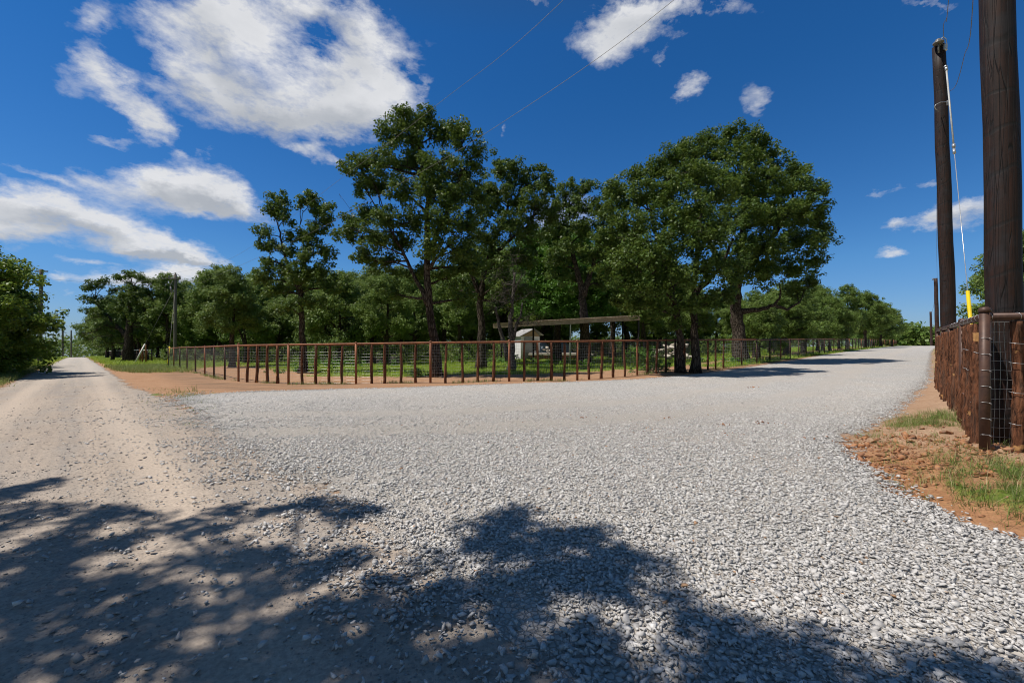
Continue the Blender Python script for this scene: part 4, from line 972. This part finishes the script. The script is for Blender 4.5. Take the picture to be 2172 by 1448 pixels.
# second pole with fittings
sx, sy = 12.45, 12.3; sz = zg(sx, sy)-.3
SP = pole('utility_pole', 'dark creosoted pole with guy wire and round insulator at its top', sx, sy, 9.5, .170, .140, M['creosote'], (-.34, 0), 32)
tx = -.34; th = 9.8
mb = MB(); mb.tube([(tx-.16,-.14,th-.02),(tx-.16,-.14,th+.02)], [.115,.12], 16); mb.tube([(tx-.16,-.14,th+.02),(tx-.16,-.14,th+.05)], [.12,.09], 16); mb.tube([(tx-.16,-.14,th+.05),(tx-.16,-.14,th+.10)], [.075,.06], 12); ins = mb.build('insulator', M['porcelain'], SP)
mb = MB(); mb.tube([(tx-.19,-.17,th-.30),(tx-.19,-.17,th-.02)], .012, 6); mb.tube([(tx-.15,-.15,th-.28),(tx-.15,-.15,th-.02)], .012, 6); mb.tube([(tx-.16,-.14,th-.06),(tx-.02,-.1,th-.02)], .018, 6); mb.build('pin', M['wire_dark'], ins)
mb = MB(); mb.tube([(tx-.10,-.14,th+.09),(tx-.04,-.16,th+.16),(tx+.04,-.16,th+.10),(tx+.07,-.15,th-.02),(tx+.05,-.15,th-.10)], .011, 6); mb.build('jumper_wire', M['galv'], SP)
mb = MB(); mb.box((tx+.02,-.15,th-.10), (.09,.06,.10)); mb.tube([(tx+.0,-.14,th-.15),(tx+.04,-.18,th-.22)], .03, 8); mb.tube([(tx,-.16,th-.66),(tx+.02,-.19,th-.70)], .035, 8); mb.tube([(tx+.13,0,th-.12),(tx+.17,-.03,th-.11)], .012, 6); mb.tube([(tx+.13,0,th-.36),(tx+.17,-.03,th-.35)], .012, 6); mb.build('bracket', M['galv'], SP)
zb = EYE+(HZ-225)/F*sy-sz
mb = MB(); mb.box((tx+.10,-.16,zb), (.06,.04,.13)); mb.tube([(tx+.08,-.17,zb+.02),(tx-.18,-.22,zb-.02),(tx-.33,-.24,zb-.10),(tx-.36,-.24,zb-.15),(tx-.30,-.20,zb-.19),(tx-.12,-.12,zb-.22)], .010, 6); mb.build('wire_loop', M['galv'], SP)
# guy wire of the second pole
Wt = np.array([sx+tx+.03, sy-.17, sz+th-.68]); Wb = np.array([10.3, 9.6, zg(10.3, 9.6)])
gw = empty('guy_wire', tuple(Wb)); tag(gw, 'taut guy wire with grey rod and bright yellow guard tied to the second dark pole', 'guy wire')
q = lambda t: tuple((Wb+(Wt-Wb)*t)-Wb)
MB().tube([q(0), q(.70)], .008, 6).build('strand', M['galv'], gw)
MB().tube([q(.70), q(1)], .019, 8).build('insulating_rod', M['fibre'], gw)
mb = MB(); mb.tube([q(.685), q(.70)], .032, 8); mb.tube([q(.706), q(.716)], .036, 8); mb.tube([q(.985), q(1)], .034, 8); mb.build('clamp', M['galv'], gw)
MB().tube([q(.01), q(.262)], .036, 12).build('guard', M['yellow'], gw)
# far poles on the right
fr = [(1989,590,54,'tall thin dark pole left of the thick guyed one along the gravel road'),(1976,661,108,'shorter dark pole further down the gravel road, next to a tiny one'),(1974.5,692,190,'tiny dark pole standing just behind a taller one far down the gravel road'),(1969,712,300,'tiniest pole on the horizon of the gravel road')]
for i, (c, r, Yp, lb) in enumerate(fr):
    Xp = px(c, Yp); zt = EYE+(HZ-r)/F*Yp; zb_ = zg(Xp, Yp)-.3
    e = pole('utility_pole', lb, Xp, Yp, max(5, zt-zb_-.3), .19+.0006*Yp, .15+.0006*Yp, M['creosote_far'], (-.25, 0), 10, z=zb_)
    if i == 0:
        H = zt-zb_; mb = MB(); mb.tube([(-.25,0,H-.1),(-.55,-.1,H-.15),(-.7,-.1,H-.1)], .025, 5); mb.tube([(-.7,-.1,H-.28),(-.7,-.1,H)], .05, 6); mb.build('insulator', M['porcelain'], e)
# main pole on the left
Yp = 42; Xp = px(371.5, Yp); zb_ = zg(Xp, Yp)-.3; zt = EYE+(HZ-582)/F*Yp
LP = pole('utility_pole', 'weathered grey pole with a short crossarm rising behind the left end of the fence', Xp, Yp, zt-zb_-.3, .15, .12, M['weathered'], (.03, 0), 14)
H = zt-zb_
mb = MB(); mb.box((.03,-.13,H-.42), (1.15,.10,.12)); ca = mb.build('crossarm', M['weathered'], LP)
for dx_ in (-.52, .55):
    mb = MB(); mb.tube([(dx_+.02,-.13,H-.36),(dx_+.02,-.13,H-.22)], [.05,.045], 8); mb.tube([(dx_+.02,-.13,H-.22),(dx_+.02,-.13,H-.17)], [.075,.04], 8); mb.build('insulator', M['porcelain'], ca)
mb = MB(); mb.tube([(.03,0,H),(.03,0,H+.12),(.03,0,H+.18)], [.05,.075,.04], 8); mb.build('insulator', M['porcelain'], LP)
mb = MB(); mb.tube([(-.52,-.13,H-.2),(-.25,-.1,H+.02),(.03,0,H+.16),(.3,-.1,H+.0),(.57,-.13,H-.2)], .015, 5); mb.tube([(-.05,-.2,H-.6),(-.35,-.25,H-1.3),(-.2,-.2,H-1.9)], .02, 5); mb.build('jumper_wire', M['wire_dark'], LP)
mb = MB(); mb.tube([(-.20,-.2,H-1.75),(-.26,-.2,H-1.25)], .06, 8); mb.build('fuse_cutout', M['porcelain'], LP)
# its two guys
def guy(label, top, bot, g0, g1, mat, r):
    e = empty('guy_wire', tuple(bot)); tag(e, label, 'guy wire'); top = np.array(top); bot = np.array(bot); q = lambda t: tuple((top-bot)*t)
    MB().tube([q(0), q(1)], .012, 4).build('strand', M['wire_dark'], e); MB().tube([q(g0), q(g1)], r, 8).build('guard', mat, e)
Yb = 39.5; b = (px(285, Yb), Yb, zg(px(285, Yb), Yb)); guy('leaning pale guard on a guy wire below the wide roadside oak', (Xp, Yp, zt-1.2), b, 0.0, .25, M['pale'], .065)
Yb = 35.5; b = (px(355.5, Yb), Yb, zg(px(355.5, Yb), Yb)); guy('yellow guard on a guy wire at the left end of the long fence', (Xp, Yp, zt-1.6), b, 0.0, .22, M['yellow'], .05)
# poles beyond the left trees
fl = [(84,571,47,'pole half hidden behind the leafy trees left of the dirt road'),(133,677,112,'second visible pole down the left side of the dirt road'),(151,700,165,'thin pole further down the left side of the dirt road'),(161,717,240,'faint pole far down the left side of the dirt road'),(165.5,725,320,'very faint small pole near the end of the dirt road'),(170,732,420,'faintest and smallest pole at the end of the dirt road')]
for i, (c, r, Yq, lb) in enumerate(fl):
    Xq = px(c, Yq); zt_ = EYE+(HZ-r)/F*Yq; zb2 = zg(Xq, Yq)-.3
    e = pole('utility_pole', lb, Xq, Yq, zt_-zb2-.3, .17+.0004*Yq, .14+.0004*Yq, M['weathered'], (.2 if i == 0 else 0, 0), 10, z=zb2)
    if i == 0:
        Hh = zt_-zb2; mb = MB(); mb.box((.3,-.1,Hh-.25), (1.4,.1,.12)); mb.build('crossarm', M['weathered'], e)
def wire(label, pts, r, mat='wire_dark'):
    P = [Vector(p) for p in pts]; o = P[0].copy(); mb = MB(); out = []
    # smooth through the given points
    n = len(P)
    for i in range(n-1):
        p0 = P[max(i-1, 0)]; p1 = P[i]; p2 = P[i+1]; p3 = P[min(i+2, n-1)]
        for j in range(8):
            t = j/8; out.append(.5*((2*p1)+(-p0+p2)*t+(2*p0-5*p1+4*p2-p3)*t*t+(-p0+3*p1-3*p2+p3)*t**3)-o)
    out.append(P[-1]-o); mb.tube(out, r, 5, cap=False); w = mb.build('power_line', M[mat], None, tuple(o)); return tag(w, label, 'cable')
def wp(c, r, Yw): return (px(c, Yw), Yw, EYE+(HZ-r)/F*Yw)
ntop = (nx-.28, ny, nz+10.0)
wire('upper power line rising from the grey pole to the near dark pole', [(Xp+.03,Yp,zt+.15), wp(490,548,30), wp(735,370,15.9), wp(930,220,12.0), wp(1185,10,9.0), ntop], .0042, 'wire_dark')
wire('lower power line crossing in front of the tall oak toward the near dark pole', [(Xp+.1,Yp-.1,zt-1.9), wp(600,522,19.6), wp(830,400,13.7), wp(1050,270,10.4), wp(1430,0,7.3), (nx-.25,ny-.05,nz+8.3)], .0045, 'wire_dark')
wire('thin wire from the insulator of the guyed pole up out of view', [(sx+tx+.03,sy-.12,sz+th-.03), wp(2001,55,11.6), wp(2008,38,11), wp(2012,0,9.6), (nx-.1,ny+.1,nz+10.2)], .007)
wire('thin drooping wire tied low to the guyed pole', [(sx+tx+.16,sy-.1,EYE+(HZ-200)/F*sy), wp(2028,180,11.4), wp(2045,120,10.4), wp(2062,30,8.8), (nx-.1,ny+.12,nz+9.4)], .007)
wire('thin wire running from the guyed pole away along the gravel road', [(sx+tx-.05,sy,sz+th-.2), wp(1988.5,330,24), wp(1986,500,38), (px(1988,54),54,EYE+(HZ-590)/F*54)], .008)
wire('thin far wire between the poles on the gravel road', [(px(1988,54),54,EYE+(HZ-592)/F*54), wp(1980,650,80), (px(1976,108),108,EYE+(HZ-663)/F*108)], .018)
wire('thin wire from the grey pole to the pole behind the left trees', [(Xp,Yp,zt-.3), wp(230,600,43), (px(86,47),47,EYE+(HZ-590)/F*47)], .008)

# ------------------------------------------------------------------ shelter, shed, slab and heaps
M['fascia'] = m_simple('weathered_board', (.40,.30,.22), (.62,.50,.38), 7, .9, .15, .4, 0, (1,1,1))
M['tin'] = m_simple('corrugated_roof', (.45,.45,.45), (.62,.62,.62), 4, .45, .4, .1, .3)
M['darkpost'] = m_simple('dark_post', (.018,.018,.018), (.035,.032,.03), 8, .8, .2, .1)
M['palepost'] = m_simple('pale_green_post', (.16,.19,.15), (.22,.25,.20), 8, .7, .2, .1)
M['siding'] = m_simple('white_siding', (.80,.81,.82), (.86,.87,.88), 3, .6, .3, .05)
M['door'] = m_simple('grey_door', (.24,.26,.27), (.34,.36,.37), 3, .6, .3, .05)
M['glass'] = m_simple('dark_window', (.02,.025,.03), (.05,.06,.06), 3, .15, .5, 0)
M['gable'] = m_simple('tan_gable', (.36,.27,.17), (.44,.33,.22), 5, .8, .2, .1)
M['slab'] = m_simple('concrete_slab', (.50,.45,.38), (.62,.57,.49), 5, .85, .2, .1)
M['brickbase'] = m_simple('brick_base', (.20,.08,.045), (.34,.17,.10), 12, .9, .1, .2)
M['tarp'] = m_simple('pale_blue_tarp', (.16,.21,.27), (.26,.33,.40), 2, .5, .4, .2)
a = np.array([px(1357, 25.), 25.]); b = np.array([px(1046, 25.3), 25.3]); zr = 2.86
ax_ = (b-a)/np.linalg.norm(b-a); back = np.array([-ax_[1], ax_[0]]); back = back if back[1] > 0 else -back; Ls = np.linalg.norm(b-a); Dp = 4.2
e = empty('open_shelter', (a[0], a[1], zg(*a))); tag(e, 'low open shelter with a flat tin roof and weathered board edge', 'shelter'); z0 = zg(*a)
def L_(s, d, z): p = a+ax_*s+back*d-a; return (p[0], p[1], z-z0-.40*s/Ls)
mb = MB(); mb.beam(L_(0,0,zr), L_(Ls*.37,0,zr), .05, .30); mb.beam(L_(Ls*.372,.012,zr-.01), L_(Ls*.70,.012,zr-.02), .05, .31); mb.beam(L_(Ls*.702,-.01,zr-.02), L_(Ls,-.01,zr-.05), .05, .28); mb.beam(L_(0,.03,zr-.005), L_(0,Dp,zr+.05), .05, .16); mb.build('fascia', M['fascia'], e)
mb = MB(); nC = 90
vs = []; fs = []
for i in range(nC+1):
    s_ = Ls*i/nC; w_ = .018*(1 if i % 2 else -1); vs += [L_(s_, -.06, zr+.115+w_-.02*i/nC), L_(s_, Dp, zr+.19+w_-.02*i/nC)]
fs = [(2*i, 2*i+1, 2*i+3, 2*i+2) for i in range(nC)]; mb.add(vs, fs); mb.build('roof', M['tin'], e)
for s_, d_, r_, m_ in [(.05,.1,.055,'darkpost'),(Ls*.47,.1,.05,'palepost'),(Ls*.72,2.2,.06,'darkpost'),(Ls*.33,Dp-.2,.06,'darkpost'),(.1,Dp-.2,.06,'darkpost'),(Ls*.97,Dp-.3,.06,'darkpost')]:
    p = a+ax_*s_+back*d_; mb = MB(); mb.tube([L_(s_, d_, zg(*p)-.1), L_(s_, d_, zr+.03)], r_, 8); mb.build('post', M[m_], e)
# shed
Ys = 37.0; Xs = px(1112, Ys); zs_ = zg(Xs, Ys); e = empty('garden_shed', (Xs, Ys, zs_), R(24)); tag(e, 'small white shed with tin roof and grey door between the trees', 'shed')
W_, D_, Hs = 1.75, 2.3, 1.95
mb = MB(); mb.box((0,0,Hs/2), (W_,D_,Hs)); mb.build('wall', M['siding'], e)
mb = MB(); mb.add([(-W_/2-.15,-D_/2-.15,Hs-.04),(-W_/2-.15,D_/2+.1,Hs-.04),(0.35,-D_/2-.15,Hs+.62),(0.35,D_/2+.1,Hs+.62),(W_/2+.35,-D_/2-.15,Hs+.08),(W_/2+.35,D_/2+.1,Hs+.08)], [(0,2,3,1),(2,4,5,3)])
mb.add([(-W_/2-.15,-D_/2-.15,Hs+.0),(-W_/2-.15,D_/2+.1,Hs+.0),(0.35,-D_/2-.15,Hs+.66),(0.35,D_/2+.1,Hs+.66),(W_/2+.35,-D_/2-.15,Hs+.12),(W_/2+.35,D_/2+.1,Hs+.12)], [(0,2,3,1),(2,4,5,3)]); mb.build('roof', M['tin'], e)
MB().add([(-W_/2,-D_/2-.01,Hs),(W_/2,-D_/2-.01,Hs),(.35,-D_/2-.01,Hs+.56)], [(0,1,2)]).build('gable', M['gable'], e)
mb = MB(); mb.box((-.20,-D_/2-.03,.95), (.75,.05,1.85)); mb.build('door', M['door'], e)
mb = MB(); mb.box((.52,-D_/2-.02,1.2), (.42,.04,1.0)); w_ = mb.build('window_frame', M['siding'], e); mb = MB(); mb.box((.52,-D_/2-.045,1.2), (.32,.02,.88)); mb.build('pane', M['glass'], w_)
# slab
Yl = 35.0; Xl = px(1185, Yl); zl_ = zg(Xl, Yl); e = empty('concrete_slab', (Xl, Yl, zl_), R(-4)); tag(e, 'low pale concrete slab on a brick footing beside the white shed', 'slab')
mb = MB(); mb.box((.1,0,.47), (5.0,3.0,.14)); mb.build('top', M['slab'], e); mb = MB(); mb.box((.1,.02,.17), (4.7,2.8,.46)); mb.build('footing', M['brickbase'], e)
# tarpaulins
def heap(name, label, cat, x, y, sx_, sy_, h, mat, seed):
    n = 26; u = np.linspace(-1, 1, n); U, Vv = np.meshgrid(u, u, indexing='ij'); r = np.hypot(U, Vv)
    hh = h*np.clip(1-r**2.6, 0, 1)*(.65+.7*fbm(U*2.1+seed, Vv*2.1, seed)); V = np.stack([U*sx_, Vv*sy_, hh-.03], -1).reshape(-1, 3)
    i, j = np.meshgrid(np.arange(n-1), np.arange(n-1), indexing='ij'); Fc = np.stack([i*n+j, (i+1)*n+j, (i+1)*n+j+1, i*n+j+1], -1).reshape(-1, 4)
    o = np_mesh(name, V, Fc, mat, smooth=True); o.location = (x, y, zg(x, y)); return tag(o, label, cat)
heap('tarpaulin', 'pale blue tarpaulin heap beyond the slab, close to the shed', 'tarpaulin', px(1150, 41), 41, 1.1, .9, 1.5, M['tarp'], 3)
heap('tarpaulin', 'pale blue tarpaulin heap beyond the slab, behind the pale shelter post', 'tarpaulin', px(1190, 42), 42, 1.2, .9, 1.6, M['tarp'], 8)
# limestone heap
RP = stone_protos(8, 16, 44)
def rock(name, label, cat, group, x, y, z, s, mat, q):
    pv, pf = RP[q % 8]; o = np_mesh(name, pv*s, pf, mat, attrs={'v': ('FACE', np.full(len(pf), rng.random()))}); o.location = (x, y, z); o.rotation_euler = (rng.normal(0, .3), rng.normal(0, .3), rng.uniform(0, 6)); return tag(o, label, cat, group)
for i in range(52):
    Yr = 30+rng.normal(0, .6); u = rng.uniform(-1, 1); lvl = rng.random()*(1-abs(u)**2)
    Xr = px(1424, 30)+u*1.35; rock('limestone_rock', 'pale limestone block in the heap left of the two-stemmed oak', 'rock', 'limestone blocks in a heap', Xr, Yr, zg(Xr, Yr)+.12+lvl*1.1, rng.uniform(.35, .75), M['rock'], i)
for i in range(8):
    Yr = 34.2+rng.normal(0, .2); Xr = px(1165, Yr)+rng.normal(0, .35); rock('limestone_rock', 'pale stone in the little pile on the slab near the shed', 'rock', 'stones piled on the slab', Xr, Yr, zg(Xr, Yr)+.65+rng.random()*.35, rng.uniform(.25, .4), M['rock'], i)
# brush pile
mb = MB()
x0, y0 = px(812, 31), 31
for i in range(90):
    c0 = np.array([x0+rng.normal(0, .5), y0+rng.normal(0, .3), zg(x0, y0)+.1+rng.random()*.4]); d0 = rng.normal(0, 1, 3)*np.array([.7,.4,.22]); mb.tube([tuple(c0-d0*.6), tuple(c0), tuple(c0+d0*.6+np.array([0,0,-.08]))], [.045,.04,.03], 5)
tag(mb.build('brush_pile', M['deadwood']), 'pile of cut sticks and logs lying in the meadow behind the fence', 'brush pile', kind='stuff')
# pipe fence and gate posts at the far left
e = empty('ranch_fence', (-40, 50, zg(-40, 50))); tag(e, 'dark rail fence with pale top rail behind the roadside oak', 'fence'); zo = zg(-40, 50)
A_, B_ = np.array([px(224, 92), 92]), np.array([px(322, 46), 46])
P = [A_+(B_-A_)*t for t in np.linspace(0, 1, 22)]; loc = lambda p, h: (p[0]+40, p[1]-50, zg(*p)-zo+h)
for p in P[::1]: MB().tube([loc(p, -.1), loc(p, 1.35)], .06, 6).build('post', M['pipe_dark'], e)
mb = MB()
for h in (.3, .6, .9): mb.tube([loc(p, h) for p in P], .035, 5)
mb.build('rail', M['pipe_dark'], e); MB().tube([loc(p, 1.32) for p in P], .055, 5).build('top_rail', M['pale'], e)
for c, r0_, Yq, hh, lb in [(309.5,0,40.5,1.75,'tall rusty pipe gate post left of the long fence'),(302,0,42,1.5,'rusty gate post standing second from the end, left of the long fence'),(297,0,43,1.35,'short dark gate post nearest the leaning pale guard')]:
    x_ = px(c, Yq); o = MB().tube([(0,0,-.1),(0,0,hh),(0,0,hh+.03)], [.065,.065,.04], 8).build('gate_post', M['rust'], None, (x_, Yq, zg(x_, Yq))); tag(o, lb, 'gate post')

# ------------------------------------------------------------------ sky, sun, camera
w = bpy.data.worlds.new('World'); bpy.context.scene.world = w; w.use_nodes = True; nt = w.node_tree; nt.nodes.clear(); N = NT(nt)
out = nt.nodes.new('ShaderNodeOutputWorld')
sky = N.n('ShaderNodeTexSky'); sky.sky_type = 'NISHITA'; sky.sun_disc = False; sky.sun_elevation = SUN_EL
sdir = Vector((-math.cos(SUN_EL)*math.cos(SUN_A), -math.cos(SUN_EL)*math.sin(SUN_A), math.sin(SUN_EL)))
sky.sun_rotation = math.atan2(sdir.x, sdir.y); sky.air_density = 1.0; sky.dust_density = .1; sky.ozone_density = 3.0; sky.altitude = 300
D = N.n('ShaderNodeTexCoord').outputs['Generated']
sep = N.n('ShaderNodeSeparateXYZ', i_0=D)
X_, Y_, Z_ = sep.outputs
hs = N.n('ShaderNodeHueSaturation', i_Saturation=1.25, i_Value=1.0); nt.links.new(sky.outputs[0], hs.inputs['Color'])
# deeper blue with height in front, as through a polariser
skyc = N.mix(N.mapr(Z_, .02, .50), (.70,.90,1.15), (.42,.88,1.16)); skyc = N.mix(N.mapr(Z_, -.02, .16), (.42,.57,1.0), skyc); skyc = N.mix(N.mapr(Z_, .58, .82), skyc, (.95,.72,.60)); skyc = N.mix(N.mapr(Y_, .15, -.35), skyc, (.98,.80,.70))  # unseen sky overhead and behind tinted less blue, added to neutralise the shade fill
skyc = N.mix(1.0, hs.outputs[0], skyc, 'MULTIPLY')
az = N.math('ARCTAN2', X_, Y_); el = N.math('ARCSINE', Z_)
ae = N.n('ShaderNodeCombineXYZ', i_0=az, i_1=el).outputs[0]
zz = N.math('ADD', N.math('MAXIMUM', Z_, 0), .16)
pl = N.n('ShaderNodeCombineXYZ', i_0=N.math('DIVIDE', X_, zz), i_1=N.math('DIVIDE', Y_, zz)).outputs[0]
ew = N.n('ShaderNodeMapping', i_Vector=ae, i_Scale=(1, 1.7, 1)).outputs[0]
# warp the lumps so that their outline is ragged
wn = N.noise(ew, 11.0, 8, .66, 0, 'Color'); wv = N.n('ShaderNodeVectorMath', operation='SUBTRACT', i_0=wn, i_1=(.5,.5,.5)).outputs[0]
wv = N.n('ShaderNodeVectorMath', operation='MULTIPLY', i_0=wv, i_1=(.10,.075,0)).outputs[0]
aw = N.n('ShaderNodeVectorMath', operation='ADD', i_0=ae, i_1=wv).outputs[0]
# clouds: picture column, row, half width, half height, rotation (deg), weight
CL = [(205,42,46,34,45,.62),(335,60,66,40,30,.62),(430,40,50,50,60,.55),(500,70,80,70,50,.85),(530,150,110,75,40,.95),(620,210,140,60,20,.95),(560,245,80,34,10,.8),(700,160,90,60,30,.8),(650,18,110,34,8,.8),(765,70,70,60,55,.85),(800,150,66,90,70,.95),(760,230,90,40,0,.8),(850,205,40,40,60,.6),(650,85,50,26,25,.22),(600,58,40,18,20,.32),(560,70,50,30,30,.2),(690,118,60,12,40,-.4),(470,130,16,70,-30,-.35),(600,150,60,10,35,-.25),(370,110,12,40,-50,-.3),(740,215,50,10,30,-.3),
      (230,165,90,30,50,.7),(180,140,50,30,40,.4),(290,235,80,32,45,.7),(330,270,40,30,50,.6),(420,190,80,44,35,.85),(395,130,70,40,40,.62),(350,190,50,40,40,.4),(160,190,50,24,30,.35),(240,298,40,12,10,.38),(895,195,22,24,60,.35),
      (700,270,60,22,5,.5),(620,310,34,12,25,.45),(665,325,46,16,15,.52),(712,335,36,12,30,.45),(388,332,20,9,0,.38),(450,325,34,9,0,.26),
      (150,455,150,40,12,1.15),(60,440,100,34,5,1.0),(270,490,90,22,14,.9),(20,490,110,28,4,.95),(55,362,70,9,14,.45),(130,378,60,12,20,.5),(195,375,50,16,20,.5),(240,400,50,24,25,.45),
      (390,405,100,38,8,1.15),(330,385,50,26,0,.9),(455,395,60,36,25,1.0),(500,440,70,22,22,.95),(420,445,90,16,6,.7),
      (355,532,92,24,8,1.5),(300,522,50,16,0,1.0),(415,552,66,14,10,1.1),(345,582,84,15,0,1.4),(430,592,80,15,4,1.0),(280,596,110,13,0,.8),(210,560,50,8,0,.5),(155,552,42,9,0,.42),(135,594,26,8,0,.42),(130,620,30,6,0,.35),
      (1270,95,44,60,-50,.72),(1330,60,60,50,-30,.62),(1400,35,90,36,-10,.8),(1500,15,110,18,0,.55),(1330,20,60,30,0,.45),(1475,172,40,20,-40,.78),(1445,195,20,10,-50,.4),(1605,215,26,34,-40,.5),(1595,245,22,18,0,.4),(1400,118,34,10,-25,.36),(1345,155,16,8,-30,.3),(1160,10,50,10,20,.32),(1970,6,60,10,0,.35),
      (2040,455,72,24,-6,1.1),(1985,470,40,18,-6,.7),(1903,475,30,13,-8,.8),(1890,531,38,9,-6,.72),(1858,399,30,8,-5,.42),(1905,388,16,8,-30,.3),(1960,380,30,9,0,.45),(1215,440,60,34,0,.6),(1150,480,56,34,0,.5),(1520,505,50,18,0,.5),(1058,278,9,16,20,.42)]
def p2ae(c, r):
    x = (c-1086)/F; zv = (HZ-r)/F; return math.atan2(x, 1), math.asin(zv/math.sqrt(1+x*x+zv*zv))
field = None; under = None
for c, r, a_, b_, rot, wgt in CL:
    a0, e0 = p2ae(c, r)
    J = np.array([[(p2ae(c+1, r)[0]-a0), (p2ae(c, r+1)[0]-a0)], [(p2ae(c+1, r)[1]-e0), (p2ae(c, r+1)[1]-e0)]])
    rt_ = R(rot); Rm = np.array([[math.cos(rt_)/a_, math.sin(rt_)/a_], [-math.sin(rt_)/b_, math.cos(rt_)/b_]])
    Q = Rm @ np.linalg.inv(J)
    d = N.n('ShaderNodeVectorMath', operation='SUBTRACT', i_0=aw, i_1=(a0, e0, 0)).outputs[0]
    u = N.n('ShaderNodeVectorMath', operation='DOT_PRODUCT', i_0=d, i_1=(Q[0,0], Q[0,1], 0)).outputs['Value']
    v = N.n('ShaderNodeVectorMath', operation='DOT_PRODUCT', i_0=d, i_1=(Q[1,0], Q[1,1], 0)).outputs['Value']
    rr2 = N.math('MULTIPLY_ADD', u, u, N.math('MULTIPLY', v, v))
    g = N.math('MULTIPLY', N.math('POWER', 2.718, N.math('MULTIPLY', rr2, -1.05)), wgt)
    field = g if field is None else N.math('ADD', field, g)
    # lower part of each lump is greyer
    if wgt >= .8:
        uu = N.math('MULTIPLY', g, v); under = uu if under is None else N.math('ADD', under, uu)
rw = N.n('ShaderNodeMapping', i_Vector=ae, i_Rotation=(0,0,R(38)), i_Scale=(1,2.2,1)).outputs[0]
n1 = N.noise(ew, 9, 10, .62, .3); n2 = N.noise(rw, 30, 8, .68, .5); n3 = N.noise(rw, 7, 4, .55, .4)
dn = N.math('ADD', N.math('MULTIPLY', N.math('SUBTRACT', n1, .5), 1.15), N.math('MULTIPLY', N.math('SUBTRACT', n2, .5), .8))
dn = N.math('ADD', dn, N.math('MULTIPLY', N.math('SUBTRACT', n3, .52), N.mapr(Z_, .26, .40, .1, 2.1)))
fld = N.math('ADD', N.math('MINIMUM', N.math('MULTIPLY', field, .95), 1.0), N.math('MULTIPLY', dn, N.mapr(field, .06, .5, .25, 1.)))
n4 = N.noise(rw, 85, 4, .6, .4); fld = N.math('ADD', fld, N.math('MULTIPLY', N.math('SUBTRACT', n4, .5), N.mapr(field, .1, .6, .05, .28)))
cov = N.mapr(fld, .14, .98)
cov = N.math('MULTIPLY', N.math('MULTIPLY', cov, .97), N.mapr(Z_, .0, .04))
shade = N.math('ADD', N.mapr(under, -.15, .60, 1.0, .30), N.math('MULTIPLY', N.math('SUBTRACT', n1, .5), .55))
shade = N.math('ADD', shade, N.mapr(fld, .5, 1.3, .0, -.10))
cc = N.mix(shade, (.40,.44,.50), (.92,.93,.955))
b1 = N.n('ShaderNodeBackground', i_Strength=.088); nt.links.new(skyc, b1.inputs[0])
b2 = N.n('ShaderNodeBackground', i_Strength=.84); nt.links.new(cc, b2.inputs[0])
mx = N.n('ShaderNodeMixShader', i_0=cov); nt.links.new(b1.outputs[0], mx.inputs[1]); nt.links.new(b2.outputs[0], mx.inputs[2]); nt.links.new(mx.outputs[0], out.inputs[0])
try: w.cycles.sampling_method = 'MANUAL'; w.cycles.sample_map_resolution = 512
except Exception: pass
sl = bpy.data.lights.new('sun', 'SUN'); sl.energy = 5.0; sl.angle = R(.53); sl.color = (1, .93, .845)
so = bpy.data.objects.new('sun', sl); C.objects.link(so); so.location = (0, 0, 30); so.rotation_euler = sdir.to_track_quat('Z', 'Y').to_euler()
cam = bpy.data.cameras.new('camera'); co = bpy.data.objects.new('camera', cam); C.objects.link(co)
cam.sensor_width = 36; cam.lens = 36*F/2172; cam.shift_y = -(724-HZ)/2172*1.0; cam.clip_start = .05; cam.clip_end = 6000
co.location = (0, 0, EYE+zg(0, 0)*0); co.rotation_euler = (R(90), 0, 0)
sc = bpy.context.scene; sc.camera = co
sc.view_settings.view_transform = 'Standard'; sc.view_settings.look = 'None'; sc.view_settings.exposure = 0; sc.view_settings.gamma = 1
sc.cycles.filter_width = 1.05; sc.cycles.max_bounces = 6; sc.cycles.transparent_max_bounces = 12; sc.cycles.transmission_bounces = 3
